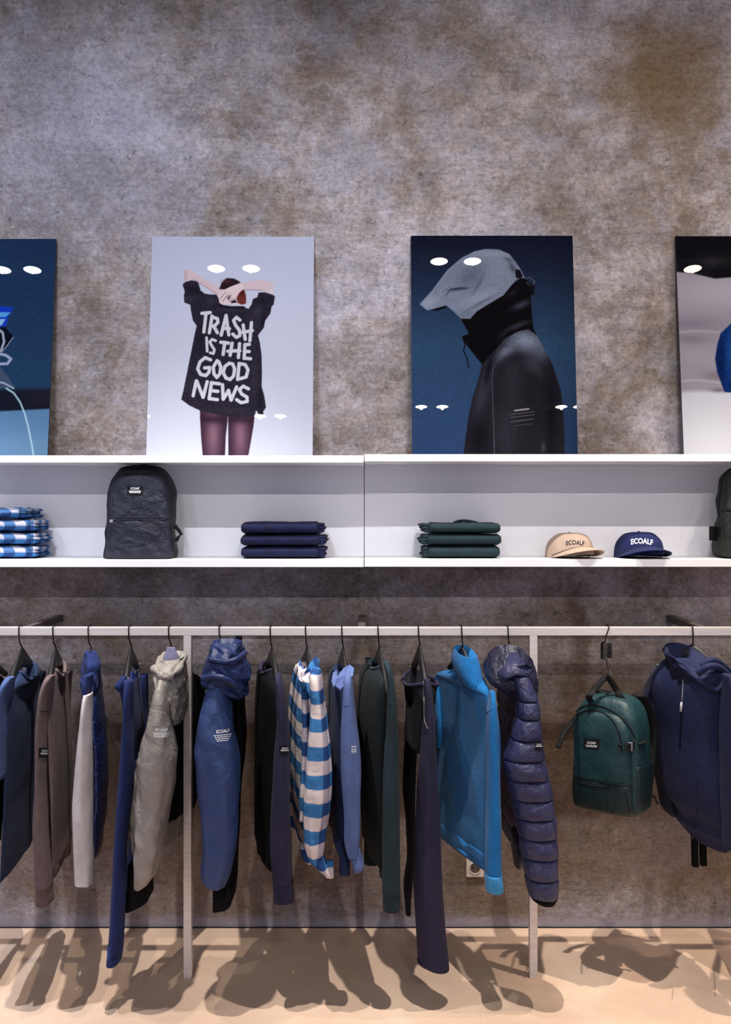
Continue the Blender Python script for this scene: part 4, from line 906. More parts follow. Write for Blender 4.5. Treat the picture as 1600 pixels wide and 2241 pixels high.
v = loft(zr(760, [(1538, 190, 282, .044), (1570, 190, 281, .043), (1624, 191, 280, .043)]), -0.2, 0, rib=(0.02, 26), seg=120, sub=3, bottom='open'); mk('cuff', v[0], v[1], M_GREEN, t)

# 11 plum jeans
hx = 918; k = near_k(hx, 936, -.17)
hanger(hx, 1418, k, 'black clip hanger carrying the dark plum jeans', half=0.17, drop=0.085, clips=True)
t = garment('jeans', hx, 'dark plum jeans hanging by the waist, left of the turtleneck', 'trousers')
v = loft(zr(760, [(392, 296, 486, .13, 0, .02), (430, 302, 482, .14), (470, 314, 470, .15), (600, 312, 458, .15), (750, 306, 450, .14)]), 0.0, k, n=2.2, fold=(0.04, 4), crink=(0.004, 14, 9), top='open', inner=0.06, seed=28)
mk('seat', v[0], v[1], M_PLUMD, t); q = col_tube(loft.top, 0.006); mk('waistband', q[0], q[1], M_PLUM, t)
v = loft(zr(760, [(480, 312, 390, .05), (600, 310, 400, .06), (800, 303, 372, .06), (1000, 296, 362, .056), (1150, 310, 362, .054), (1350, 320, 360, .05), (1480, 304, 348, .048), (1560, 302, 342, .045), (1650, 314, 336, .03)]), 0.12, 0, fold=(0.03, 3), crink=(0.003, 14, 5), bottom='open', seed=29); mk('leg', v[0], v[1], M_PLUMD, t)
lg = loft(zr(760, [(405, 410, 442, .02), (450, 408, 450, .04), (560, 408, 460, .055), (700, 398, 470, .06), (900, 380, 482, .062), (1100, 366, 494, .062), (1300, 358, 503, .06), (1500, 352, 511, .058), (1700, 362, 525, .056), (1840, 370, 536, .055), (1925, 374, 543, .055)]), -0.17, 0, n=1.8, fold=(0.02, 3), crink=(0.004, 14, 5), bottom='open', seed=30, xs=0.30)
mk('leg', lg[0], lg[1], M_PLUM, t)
v = loft(zr(760, [(1895, 373, 541, .0562), (1926, 373, 543.5, .0562)]), -0.17, 0, n=1.8, sub=3, top='none', bottom='open', xs=0.30); mk('hem', v[0], v[1], M_PLUM, t)
bt = bvh_of(lg); q = tube([hit(760+x/SC, 1320+y/SC, bt, .001) for x, y in ((412, 500), (410, 580), (414, 630), (428, 665), (448, 685))], 0.0009, 6); mk('pocket_seam', q[0], q[1], GREYP, t)

# 12 turtleneck
hx = 1012; k = near_k(hx, 1078, -.2)
hanger(hx, 1420, k, 'black hanger inside the cobalt turtleneck', half=0.09, drop=0.05)
t = garment('turtleneck_sweater', hx, 'cobalt blue turtleneck sweater with turned-up cuff', 'sweater')
v = loft(zr(760, [(378, 560, 728, .09), (398, 510, 748, .14), (430, 472, 768, .185), (470, 464, 782, .21), (530, 467, 792, .22), (640, 474, 797, .222), (760, 478, 792, .22), (900, 484, 772, .22), (1050, 488, 752, .215), (1180, 492, 737, .21), (1240, 496, 730, .205)]), 0.01, k, fold=(0.11, 6, 1.1), crink=(0.005, 8, 4), seed=31, seg=64)
mk('body', v[0], v[1], M_TURQ, t)
v = loft(zr(760, [(1238, 496, 728, .205), (1270, 498, 724, .205), (1318, 502, 716, .195)]), 0.01, k, fold=(0.045, 6, 0), rib=(0.012, 44), seg=200, sub=3, bottom='open', seed=31); mk('hem_band', v[0], v[1], M_TURQ, t)
v = loft(zr(760, [(258, 568, 690, .058), (285, 560, 702, .066), (315, 556, 711, .074), (350, 558, 718, .082), (385, 568, 724, .09), (412, 578, 724, .088)]), -0.03, k*0.6, rib=(0.016, 30), seg=180, sub=5, top='open', inner=0.06, seed=2, tz=0.20); mk('rollneck', v[0], v[1], M_TURQ, t)
sv = loft(zr(760, [(470, 756, 788, .025), (520, 748, 797, .045), (600, 738, 803, .055), (750, 736, 809, .06), (900, 736, 815, .06), (1100, 736, 820, .057), (1300, 733, 822, .052), (1435, 731, 825, .048)]), -0.21, 0, fold=(0.02, 3), crink=(0.003, 12, 5), seed=32)
mk('sleeve', sv[0], sv[1], M_TURQ, t)
bt = bvh_of(sv); q = tube([hit(x, y, bt, .0004) for x, y in ((1064, 1560), (1070, 1556), (1077, 1553), (1087, 1551))], 0.0011, 6); mk('armhole_seam', q[0], q[1], M_ROYAL, t)
v = loft(zr(760, [(1432, 731, 828, .05), (1460, 732, 830, .05), (1500, 736, 835, .049), (1524, 740, 833, .046)]), -0.21, 0, rib=(0.02, 22), seg=120, sub=3, bottom='open', crink=(0.003, 24, 20)); mk('cuff', v[0], v[1], M_TURQC, t)
v = loft(zr(760, [(400, 462, 500, .03), (480, 458, 520, .05), (600, 460, 520, .06), (680, 462, 515, .055), (760, 470, 510, .04)]), 0.2, 0, crink=(0.003, 12, 5)); mk('sleeve', v[0], v[1], M_TURQ, t)

# 13 puffer jacket
hx = 1113; k = near_k(hx, 1150, -.2)
hanger(hx, 1420, k, 'black hanger inside the quilted navy puffer', half=0.12, drop=0.06)
t = garment('puffer_jacket', hx, 'navy quilted puffer jacket in front of the right steel post')
bod = [(400, 790, 940, .13), (500, 806, 950, .19), (600, 814, 955, .2), (700, 818, 955, .205), (800, 822, 955, .205), (900, 830, 955, .205), (1000, 838, 955, .2), (1100, 842, 955, .2), (1200, 848, 952, .195), (1295, 855, 950, .19)]
def baffles(rows, cy, k, parent, mat, inset=6, seed=0, xins=None):
    for i in range(len(rows)-1):
        a, b = np.array(rows[i], float), np.array(rows[i+1], float); rr = []
        for tq in (0, .06, .18, .35, .5, .65, .82, .94, 1):
            r = a*(1-tq)+b*tq; e = (1-math.sin(math.pi*tq)**0.35)*inset
            r[1] += e; r[2] -= e*0.6; r[3] = r[3]*(1-0.2*(1-math.sin(math.pi*tq)**0.35)); rr.append(tuple(r))
        v = loft(rr, cy, k, sub=3, crink=(0.0035, 26, 16), seed=seed+i, linear=True, seg=56)
        mk('baffle', v[0], v[1], mat, parent)
tb = bpy.data.objects.new('body', None); COL.objects.link(tb); tb.parent = t; ORG[tb.name] = ORG[t.name]; tb.empty_display_size = 0.05
baffles(zr(760, bod), 0.04, k, tb, M_PUFFB, 3.5, 40)
v = loft(zr(760, [(1230, 872, 960, .07), (1330, 876, 945, .07), (1388, 884, 925, .05)]), -0.06, 0, crink=(0.004, 20, 14)); mk('hem_band', v[0], v[1], M_PUFFD, t)
slv = [(388, 880, 966, .035), (515, 900, 1024, .062), (606, 890, 1033, .07), (716, 862, 1045, .075), (822, 820, 1057, .08), (927, 838, 1080, .08), (1031, 868, 1100, .078), (1132, 888, 1112, .076), (1236, 908, 1123, .074), (1342, 925, 1130, .072), (1452, 944, 1131, .07), (1556, 964, 1128, .066)]
ts = bpy.data.objects.new('sleeve', None); COL.objects.link(ts); ts.parent = t; ORG[ts.name] = ORG[t.name]; ts.empty_display_size = 0.05
baffles(zr(760, slv), -0.2, 0, ts, M_PUFF, 3.2, 60)
v = loft(zr(760, [(1552, 968, 1127, .06), (1566, 975, 1118, .06), (1582, 1000, 1108, .055)]), -0.2, 0, sub=4, bottom='open'); mk('cuff', v[0], v[1], M_BLACK, t)
hd = [(262, 800, 935, .06), (290, 762, 975, .085), (330, 735, 1000, .1), (370, 728, 1012, .105), (410, 770, 1016, .1), (460, 860, 1018, .085), (505, 950, 1016, .06), (530, 985, 1010, .035)]
v = loft(zr(760, hd), -0.10, 0, tz=0.25, fold=(0.05, 4, .2), crink=(0.010, 15, 22, 1), top='open', inner=0.06, seed=33, seg=72, sub=8); mk('hood', v[0], v[1], M_PUFFD, t)
q = leaf([(760+x/SC, 1320+y/SC, d) for x, y, d in ((868, 262, -.15), (905, 262, -.16), (950, 325, -.215), (992, 348, -.2), (960, 385, -.225), (900, 372, -.245), (840, 398, -.235), (800, 375, -.21), (838, 322, -.2))], 0.012); mk('hood_rim', q[0], q[1], M_PUFF, t)
bt = bvh_of(loft(zr(760, slv), -0.207, 0)); logo(t, bt, 760+1020/SC, 1320+752/SC, 14, patch=(760+1000/SC, 760+1040/SC, 1320+738/SC, 1320+788/SC), rows=2, dens=1.4)

# 14 green backpack on a spring hook
BX, BY = X(1338, -.02), -0.02
t = thing('hanging_backpack', (BX, BY, 0.55), 'bottle green backpack hanging from a coiled hook on the rail', 'backpack', 'backpacks')
M_BAG = fabric('green_ripstop', (26, 60, 66), 0.5, 0.1, wrinkle=0.3, wscale=12, sheen=0.0, spec=0.4)
M_BAGD = fabric('dark_green_ripstop', (20, 42, 46), 0.45, 0.1, wrinkle=0.3, wscale=12, sheen=0.0, spec=0.45)
M_WEB = fabric('black_webbing', (20, 19, 22), 0.7, 0.1)
ph = math.radians(38); cs, sn = math.cos(ph), math.sin(ph)
def bagpt(a, b, z): return (BX+a*cs+b*sn, BY-b*cs+a*sn*-1, z)     # a: along the bag's width (right), b: towards its front
def bagpt(a, b, z): return (BX+a*cs-b*sn, BY-a*sn-b*cs, z)
def bag_loft(prof, n=4.5, seg=64, sub=6, crink=(0.004, 14, 9), seed=0, x=0.0, flatback=True):
    """prof rows: z, half width, back depth, front depth"""
    R = catmull(prof, sub); V, Fc = [], []
    for r in R:
        for j in range(seg):
            th = 2*math.pi*j/seg; c_, s_ = math.cos(th), math.sin(th)
            ux = math.copysign(abs(c_)**(2/n), c_); uy = math.copysign(abs(s_)**(2/n), s_)
            a = x+r[1]*ux; b = (r[2]+r[3])/2+(r[3]-r[2])/2*uy
            q = Vector((a*crink[1]+seed, b*crink[1], r[0]*crink[2])); d = crink[0]*(noise.noise(q)+.5*noise.noise(q*2.3))
            V.append(bagpt(a+d*ux, b+d*uy, r[0]))
    m = len(R)
    for i in range(m-1):
        for j in range(seg): Fc.append((i*seg+j, i*seg+(j+1) % seg, (i+1)*seg+(j+1) % seg, (i+1)*seg+j))
    for e in (0, (m-1)*seg):
        V.append(tuple(np.mean(np.array(V[e:e+seg]), 0))); q = len(V)-1
        for j in range(seg): Fc.append((e+j, e+(j+1) % seg, q))
    return V, Fc
ZT_, ZB_ = 0.906, 0.545
bv = bag_loft([(ZT_, .02, -.05, .02), (ZT_-.006, .055, -.06, .04), (ZT_-.02, .078, -.068, .052), (ZT_-.05, .098, -.07, .062), (ZT_-.09, .108, -.072, .066), (ZT_-.15, .112, -.074, .068), (ZT_-.25, .114, -.075, .07), (ZB_+.05, .116, -.075, .07), (ZB_+.014, .113, -.072, .066), (ZB_, .098, -.06, .055)], seed=1)
mk('body', bv[0], bv[1], M_BAG, t)
fr = bag_loft([(ZT_-.045, .02, .0, .05), (ZT_-.052, .052, .0, .068), (ZT_-.075, .078, .0, .080), (ZT_-.11, .092, .0, .087), (ZT_-.17, .096, .0, .09), (ZT_-.26, .098, .0, .092)], seed=2, n=4); mk('front_pocket', fr[0], fr[1], M_BAG, t)
bs = bag_loft([(ZT_-.262, .098, -.02, .091), (ZT_-.268, .1, -.02, .092), (ZB_+.05, .102, -.02, .092), (ZB_+.012, .1, -.02, .086), (ZB_+.002, .09, -.02, .07)], seed=3, n=4); mk('base_panel', bs[0], bs[1], M_BAGD, t)
allb = join([bv, fr, bs]); bb = bvh_of(allb)
DZ = lambda pts: [(1120+x/SC, 1320+y/SC) for x, y in pts]
def seam(pts, r, mat, name, bvh, off=0.001, fy=-.1):
    q = tube([hit(x, y, bvh, off, fy) for x, y in [tuple(p)[:2] for p in smooth_line([(a, b, 0) for a, b in pts], 5)]], r, 6); return mk(name, q[0], q[1], mat, t)
seam(DZ([(330, 640), (345, 600), (400, 572), (460, 578), (520, 605), (560, 660), (580, 720), (590, 790)]), 0.0022, M_WEB, 'zip', bb)
seam(DZ([(345, 575), (400, 545), (480, 550), (560, 590), (620, 650), (655, 710)]), 0.002, M_WEB, 'zip', bb)
seam(DZ([(322, 945), (380, 962), (460, 976), (540, 974), (600, 955)]), 0.0018, M_WEB, 'seam', bb)
seam(DZ([(606, 1000), (618, 1060), (630, 1115)]), 0.0016, M_WEB, 'seam', bb)
lp = smooth_line([bagpt(-.06, -.02, ZT_-.05), P(1289, 1527, -.06), P(1300, 1510, -.055), P(1322, 1485, -.05), P(1328, 1482, -.05), P(1334, 1486, -.05), P(1350, 1510, -.05), P(1360, 1528, -.06), bagpt(.075, -.02, ZT_-.06)], 6)
q = tube(lp, 0.006, 8, flat=(0.010, 0.0025, (1, -0.3, 0.2))); mk('handle', q[0], q[1], M_WEB, t)
# buckle on the side compression strap
c0 = hit(1120+628/SC, 1320+764/SC, bb, 0.002)
def obox(c, ax, hw, hh, hd):
    ax = Vector(ax).normalized(); up = Vector((0, 0, 1)); nn = ax.cross(up).normalized()
    V = [c+ax*a*hw+up*b*hh+nn*d*hd for d in (-1, 1) for a, b in ((-1, -1), (1, -1), (1, 1), (-1, 1))]
    return V, [(0, 3, 2, 1), (4, 5, 6, 7), (0, 1, 5, 4), (1, 2, 6, 5), (2, 3, 7, 6), (3, 0, 4, 7)]
sideax = Vector((-sn, -cs, 0))
q = join([obox(c0, sideax, .026, .011, .005)]); bk = mk('buckle', q[0], q[1], BLK, t, False)
for o_ in (-.016, 0, .016):
    q = obox(c0+sideax*o_+Vector((0, 0, 0)), sideax, .0035, .0125, .0072); mk('buckle_bar', q[0], q[1], GREYP if o_ == 0 else BLK, bk, False)
seam(DZ([(570, 752), (585, 760)]), 0.006, M_WEB, 'strap', bb); seam(DZ([(675, 755), (710, 740)]), 0.006, M_WEB, 'strap', bb)
q = tube(smooth_line([bagpt(-.11, .0, .83), P(1236, 1602, .03), P(1228, 1617, .02), P(1221, 1637, .01)], 5), 0.006, 8, flat=(0.009, 0.003, (1, 0, 0.6))); mk('strap', q[0], q[1], M_WEB, t)
sp = bag_loft([(.70, .012, -.055, .05), (.695, .014, -.058, .055), (.62, .016, -.06, .058), (.58, .014, -.06, .055)], seed=5, x=.104, n=4); mk('side_pocket', sp[0], sp[1], M_BAGD, t)
for a in (-.06, .06):
    q = tube(smooth_line([bagpt(a, -.065, .90), bagpt(a*1.2, -.115, .84), bagpt(a*1.3, -.12, .74), bagpt(a*1.3, -.075, .60)], 6), 0.01, 10, flat=(0.026, 0.008, (cs, -sn, 0))); mk('shoulder_strap', q[0], q[1], M_WEB, t)
q = tube(smooth_line([bagpt(.1, -.05, .60), P(1433, 1745, -.04), P(1437, 1753, -.045), P(1440, 1759, -.045)], 4), 0.004, 6); mk('strap_end', q[0], q[1], M_WEB, t)
logo(t, bb, 1295.5, 1625.5, 26, slope=0.05, patch=(1278, 1312, 1616, 1638), pslope=0.03, rows=2, fy=-.15)
hk = thing('spring_hook', (X(1327, 0), 0, RZ1), 'black coiled wire hook holding the green backpack', 'hook')
pts = [P(1332, 1393, -.02)+Vector((0, 0.04, 0.0)), Vector((X(1331, 0), .018, RZ1-.005)), Vector((X(1331, 0), .012, RZ1+.006)), Vector((X(1331, 0), -.014, RZ1+.006)), Vector((X(1329, 0), -.019, RZ1-.004)), Vector((X(1323, 0), -.018, RZ0-.004)), Vector((X(1323, 0), -.012, Z(1404, 0)))]
pts = smooth_line(pts[1:], 5); rc = 0.0165
zs0, zs1 = Z(1407, 0), Z(1440, 0); nt2 = 8
for i in range(nt2*14+1):
    a = 2*math.pi*i/14; pts.append(Vector((X(1327, 0)+rc*math.cos(a+math.pi), rc*math.sin(a+math.pi), zs0+(zs1-zs0)*i/(nt2*14))))
xh = X(1327, 0)
pts += smooth_line([(xh, -.004, Z(1443, 0)), (xh+.001, -.01, Z(1458, 0)), (xh+.008, -.02, Z(1468, 0)), (xh+.007, -.04, Z(1480, 0)), (xh+.001, -.05, Z(1486, -.05)), (xh-.008, -.05, Z(1482, -.05)), (xh-.009, -.05, Z(1472, -.05))], 4)
q = tube(pts, 0.0020, 7); mk('wire', q[0], q[1], WIRE, hk)

# 15 navy softshell facing the room
hx = 1515
hanger(hx, 1416, -1.6, 'black hanger inside the navy softshell at the right', half=0.11, drop=0.05)
t = garment('softshell_jacket', hx, 'navy softshell jacket with a white zip pull, right of the green backpack')
v = loft(zr(1120, [(300, 850, 1100, .09), (335, 800, 1150, .12), (400, 752, 1180, .13), (500, 745, 1192, .13), (700, 778, 1180, .13), (900, 795, 1165, .13), (1050, 820, 1160, .125), (1150, 868, 1162, .12), (1215, 885, 1163, .115), (1262, 940, 1150, .1), (1292, 985, 1125, .07)]), -0.03, -0.35, n=2.2, fold=(0.035, 5), crink=(0.005, 8, 5), seed=34, seg=64)
body15 = v; mk('body', v[0], v[1], M_NAVY, t)
v = loft(zr(1120, [(330, 790, 840, .03), (400, 740, 830, .05), (480, 695, 815, .06), (560, 663, 808, .065), (640, 668, 812, .065), (750, 700, 815, .062), (900, 752, 840, .058), (1050, 783, 872, .05), (1100, 806, 877, .045), (1132, 850, 878, .02)]), 0.1, 0, crink=(0.006, 12, 7), seed=35); mk('sleeve', v[0], v[1], M_NAVYD, t)
sv = loft(zr(1120, [(380, 1120, 1180, .03), (480, 1112, 1215, .06), (700, 1106, 1235, .07), (900, 1108, 1245, .07), (1100, 1114, 1250, .065), (1300, 1122, 1250, .06)]), -0.22, 0, crink=(0.006, 12, 7), seed=36); mk('sleeve', sv[0], sv[1], M_NAVY, t)
v = loft(zr(1120, [(284, 815, 1070, .085), (305, 806, 1110, .1), (335, 815, 1140, .118), (362, 845, 1150, .12), (392, 880, 1130, .1)]), -0.06, -0.25, fold=(0.05, 5, .2), crink=(0.012, 14, 22, 1), top='open', inner=0.10, seed=37, seg=72, tz=0.36); mk('hood', v[0], v[1], M_NAVY, t)
for a, b in ((1030, 360), (1040, 395)):
    pass
q = tube(smooth_line([P(1120+1010/SC, 1320+335/SC, -.17), P(1120+1060/SC, 1320+305/SC, -.17), P(1120+1110/SC, 1320+318/SC, -.14), P(1120+1165/SC, 1320+372/SC, -.08)], 6), 0.010, 10); mk('hood_fold', q[0], q[1], M_NAVY, t)
q = tube(smooth_line([P(1120+990/SC, 1320+375/SC, -.18), P(1120+1050/SC, 1320+338/SC, -.19), P(1120+1110/SC, 1320+345/SC, -.16), P(1120+1165/SC, 1320+400/SC, -.1)], 6), 0.011, 10); mk('hood_fold', q[0], q[1], M_NAVY, t)
b15 = bvh_of(body15)
q = tube([hit(1120+x/SC, 1320+y/SC, b15, .003, -.2) for x, y in ((898, 335), (915, 360), (917, 400), (915, 450), (913, 500), (910, 530))], 0.0022, 6); mk('zip_cord', q[0], q[1], GREYP, t)
q = tube([hit(1120+x/SC, 1320+y/SC, b15, .004, -.2) for x, y in ((910, 527), (908, 550), (906, 574))], 0.0038, 8); mk('zip_pull', q[0], q[1], PRINTW, t)
q = tube([hit(1120+x/SC, 1320+y/SC, b15, .0005, -.2) for x, y in ((905, 575), (902, 640), (900, 700), (897, 780))], 0.002, 6); mk('zip', q[0], q[1], M_BLACK, t)
q = tube([hit(1120+x/SC, 1320+y/SC, b15, .0005, -.2) for x, y in ((995, 920), (985, 1000), (990, 1100), (970, 1200), (965, 1260))], 0.0014, 6); mk('seam', q[0], q[1], M_NAVYD, t)
for xa, xb, yb in ((962, 990, 1402), (1000, 1040, 1396)):
    v = loft(zr(1120, [(1170, xa-2, xb, .012), (1330, xa, xb, .012), (yb, xa+4, xb+1, .012)]), 0.03, 0, n=4, sub=3); mk('drawstring_tab', v[0], v[1], M_BLACK, t)

# 16 garment cut by the right edge
hx = 1640
hanger(hx, 1414, 0.5, 'black hanger at the right picture edge', half=0.21, drop=0.075)
t = garment('dark_coat', hx, 'dark brown garment cut off by the right picture edge')
v = loft([(1450, 1620, 1680, .1), (1500, 1606, 1700, .19), (1700, 1606, 1705, .21), (1862, 1588, 1700, .2)], 0.02, 0.1, fold=(0.05, 5), top='open', seed=38); mk('body', v[0], v[1], fabric('umber_cloth', (52, 40, 38)), t)
v = loft([(1480, 1640, 1690, .03), (1550, 1625, 1700, .06), (1900, 1625, 1690, .05)], -0.2, 0, seed=39); mk('sleeve', v[0], v[1], MATS['umber_cloth'], t)

# ------------------------------------------------------------------ wall socket
sx0, sx1, sz0, sz1 = X(1020, WY), X(1058.5, WY), Z(1918, WY), Z(1877, WY)
M_SOCK = plain('cream_plastic', (222, 208, 192), 0.4)
t = thing('wall_socket', ((sx0+sx1)/2, WY, sz0), 'cream wall socket low on the plaster below the turtleneck', 'socket')
v = boxvf(sx0, sx1, WY-0.010, WY-0.0005, sz0, sz1, 0.003); mk('cover_plate', v[0], v[1], M_SOCK, t, False)
def rot_y(vf, cx, cz, y):   # turn a disc built round z into one facing the room
    return [(cx+p[0], y+p[2], cz+p[1]) for p in vf[0]], vf[1]
cxs, czs = (sx0+sx1)/2, (sz0+sz1)/2
v = rot_y(ring_vf(0, 0, 0, .0185, .0215, .003), cxs, czs, WY-0.0098); mk('rim', v[0], v[1], M_SOCK, t)
v = rot_y(disc(0, 0, 0, .0185, .0008), cxs, czs, WY-0.0099); mk('well', v[0], v[1], plain('socket_well', (92, 78, 70), 0.6), t, False)
for dx in (-.008, .008):
    v = rot_y(disc(0, 0, 0, .0032, .002), cxs+dx, czs+.002, WY-0.0104); mk('pin_hole', v[0], v[1], BLK, t, False)

# ------------------------------------------------------------------ folded piles on the shelf
def folded(name, x0, x1, z0, z1, mat, label, cat, side, seed, y0=0.135, y1=0.33, group=None, dishy=0.004):
    """one folded garment: rounded front fold plus the stacked layer edges at one side"""
    t = thing(name, ((x0+x1)/2, (y0+y1)/2, z0), label, cat, group)
    h = z1-z0; nxs, seg = 28, 22; V, Fc = [], []
    for i in range(nxs+1):
        u = i/nxs; x = x0+(x1-x0)*u
        e = min(u, 1-u); s = min(1.0, (e/0.035))**0.5 if e < 0.035 else 1.0
        hh = (h/2)*(0.72+0.28*s)
        for j in range(seg):
            a = 2*math.pi*j/seg; c_, s_ = math.cos(a), math.sin(a)
            uy = math.copysign(abs(c_)**(2/3.2), c_); uz = math.copysign(abs(s_)**(2/2.8), s_)
            y = (y0+y1)/2+(y1-y0)/2*uy*(0.94+0.06*s); zz = (z0+z1)/2+hh*uz
            d = noise.noise(Vector((x*9+seed*3, y*9, zz*14)))+0.4*noise.noise(Vector((x*30+seed, y*30, zz*40)))
            if uz > 0: zz += 0.0045*d*uz
            V.append((x, y+0.003*d, zz if uz > 0 else max(z0, zz)))
    for i in range(nxs):
        for j in range(seg): Fc.append((i*seg+j, i*seg+(j+1) % seg, (i+1)*seg+(j+1) % seg, (i+1)*seg+j))
    Fc.append(tuple(range(seg))[::-1]); Fc.append(tuple(nxs*seg+j for j in range(seg)))
    mk('folded_body', V, Fc, mat, t)
    xe = x1 if side > 0 else x0
    n = 3
    for q in range(n):
        za = z0+h*(0.12+0.76*(q+0.5)/n); L = 0.010+0.012*random.random()
        pts = []
        for i in range(14):
            yy = y0+0.02+(y1-y0-0.04)*i/13
            pts.append(Vector((xe+side*(L*0.5+0.004*noise.noise(Vector((yy*40, q*3.3+seed, 0)))), yy, za+0.003*noise.noise(Vector((yy*30, q+seed*2, 5))))))
        v = tube(pts, 0.004, 10, flat=(L*0.75+0.004, h*0.15, (1, 0, 0))); mk('fold_edge', v[0], v[1], mat, t)
    return t
SZ = ZB; FY = 0.135
def zz_(py): return Z(py, FY)
M_JEAN = fabric('indigo_denim', (24, 28, 64), var=0.25, bump=0.5); M_GFOLD = fabric('forest_jersey', (34, 54, 60), var=0.15, bump=0.5)
M_PLAID2 = plaid_mat('plaid_folded', 0.5, 0.064, ((184, 180, 196), (74, 112, 160)))
base = SZ-0.001+0.0006
lv = [base, base+0.0405, base+0.080, base+0.1215]
wd = ['bottom', 'middle', 'top']
xo = [(527, 697), (526, 699), (527, 695)]
for i in range(3):
    folded('folded_jeans', X(xo[i][0], FY), X(xo[i][1], FY), lv[i]+(0.0006 if i else 0), lv[i+1], M_JEAN, 'folded indigo jeans, %s of the pile beside the black backpack' % wd[i], 'jeans', 1, 3+i, group='folded jeans on the shelf')
base = SZ+0.0006; lv = [base, base+0.041, base+0.0815, base+0.119]; xo = [(938, 1095), (937, 1098), (940, 1096)]
for i in range(3):
    folded('folded_sweater', X(xo[i][0], FY), X(xo[i][1], FY), lv[i]+(0.0006 if i else 0), lv[i+1], M_GFOLD, 'folded dark green sweater, %s of the pile left of the caps' % wd[i], 'sweater', -1, 11+i, group='folded sweaters on the shelf')
t_ = [o for o in COL.objects if o.name.startswith('folded_sweater')][-1]
q = tube(smooth_line([(X(994, .18), .18, lv[3]-.001), (X(1004, .2), .2, lv[3]+.004), (X(1016, .18), .18, lv[3]+.006), (X(1030, .2), .2, lv[3]+.003), (X(1045, .2), .2, lv[3]-.002)], 5), 0.005, 8); mk('loose_fold', q[0], q[1], M_GFOLD, t_)
base = SZ-0.001+0.0006; lv = [base, base+0.044, base+0.088, base+0.132, base+0.170]; xo = [(-60, 58), (-62, 62), (-60, 60), (-58, 40)]
wd4 = ['bottom', 'second lowest', 'second highest', 'top']
for i in range(4):
    folded('folded_shirt', X(xo[i][0], FY), X(xo[i][1], FY), lv[i]+(0.0006 if i else 0), lv[i+1], M_PLAID2, 'folded blue plaid shirt, %s of the pile at the left edge' % wd4[i], 'shirt', 1, 21+i, group='folded plaid shirts on the shelf')

# ------------------------------------------------------------------ shelf backpacks
def shelf_bag(name, outline, cy, hd, mat, label, zbase):
    """outline rows: image row, left, right"""
    t = thing(name, (X((outline[-1][1]+outline[-1][2])/2, cy), cy, zbase), label, 'backpack', 'backpacks')
    rows = []
    for py, a, b in outline:
        f = min(1.0, 0.45+0.55*((py-outline[0][0])/45.0)**0.6); rows.append((py, a, b, hd*f))
    v = loft(rows, cy, 0, n=3.6, seg=72, sub=6, crink=(0.004, 22, 16), seed=51)
    V = [(p[0], p[1], max(p[2], zbase+0.0008)) for p in v[0]]
    mk('body', V, v[1], mat, t); return t, bvh_of((V, v[1]))
M_BPK = fabric('charcoal_nylon', (40, 42, 60), 0.6, 0.12, wrinkle=0.5, wscale=22, sheen=0.0, spec=0.35)
M_BPKD = fabric('black_nylon', (22, 22, 34), 0.6, 0.12, wrinkle=0.5, wscale=22, sheen=0.0, spec=0.3)
M_OLV = fabric('dark_olive_nylon', (44, 46, 44), 0.7, 0.15, wrinkle=0.3, wscale=22, sheen=0.0, spec=0.3)
cy_ = 0.21
o1 = [(1019, 290, 340), (1022, 272, 350), (1028, 260, 361), (1045, 247, 375), (1065, 239, 383), (1090, 234, 386), (1120, 232, 386), (1140, 233, 384), (1165, 231, 384), (1190, 229, 387), (1208, 226, 389), (1219, 227, 388), (1222, 232, 384)]
t, bb = shelf_bag('day_backpack', o1, cy_, 0.085, M_BPKD, 'charcoal backpack standing on the left white shelf', SZ-0.001)
fp = [(1041, 285, 322), (1046, 265, 345), (1056, 250, 360), (1075, 240, 369), (1100, 236, 372), (1137, 236, 372)]
v = loft([(p, a, b, .03*min(1, .5+(p-1041)/60)) for p, a, b in fp], cy_-.066, 0, n=3.2, seg=64, crink=(0.004, 24, 18), seed=52); mk('upper_panel', v[0], v[1], M_BPK, t); bu = bvh_of(v)
v = loft([(1139, 236, 372, .031), (1145, 235, 373, .034), (1170, 233, 373, .034), (1195, 231, 375, .034), (1216, 230, 377, .034), (1221, 234, 373, .028)], cy_-.066, 0, n=3.2, seg=64, crink=(0.006, 24, 20), seed=53); V = [(p[0], p[1], max(p[2], SZ+.0008)) for p in v[0]]; mk('lower_pocket', V, v[1], M_BPK, t)
q = tube([P(x, 1138+(x-300)*.004, cy_-.1) for x in range(236, 372, 8)], 0.0022, 6); z_ = mk('zip', q[0], q[1], M_BPKD, t)
q = boxvf(X(240, .105), X(247, .105), .104, .109, Z(1143, .105), Z(1137, .105)); mk('zip_pull', q[0], q[1], GREYP, z_, False)
q = tube([P(383, 1150, .2), P(392, 1162, .2), P(397, 1169, .2), P(390, 1176, .2), P(386, 1184, .2)], 0.006, 8); mk('strap_end', q[0], q[1], M_BPKD, t)
q = tube(smooth_line([P(296, 1026, .2), P(302, 1021.5, .2), P(316, 1019, .2), P(330, 1021.5, .2), P(336, 1026, .2)], 4), 0.004, 8); mk('handle', q[0], q[1], M_WEB, t)
for xx in (275, 345):
    q = tube(smooth_line([P(xx, 1040, .29), P(xx-6, 1100, .315), P(xx-8, 1180, .31), P(xx, 1210, .285)], 5), 0.01, 8, flat=(.022, .006, (1, 0, 0))); mk('shoulder_strap', q[0], q[1], M_WEB, t)
logo(t, bu, 296, 1069, 27, patch=(278, 313, 1064, 1084), rows=2, fy=.1, dens=1.3)
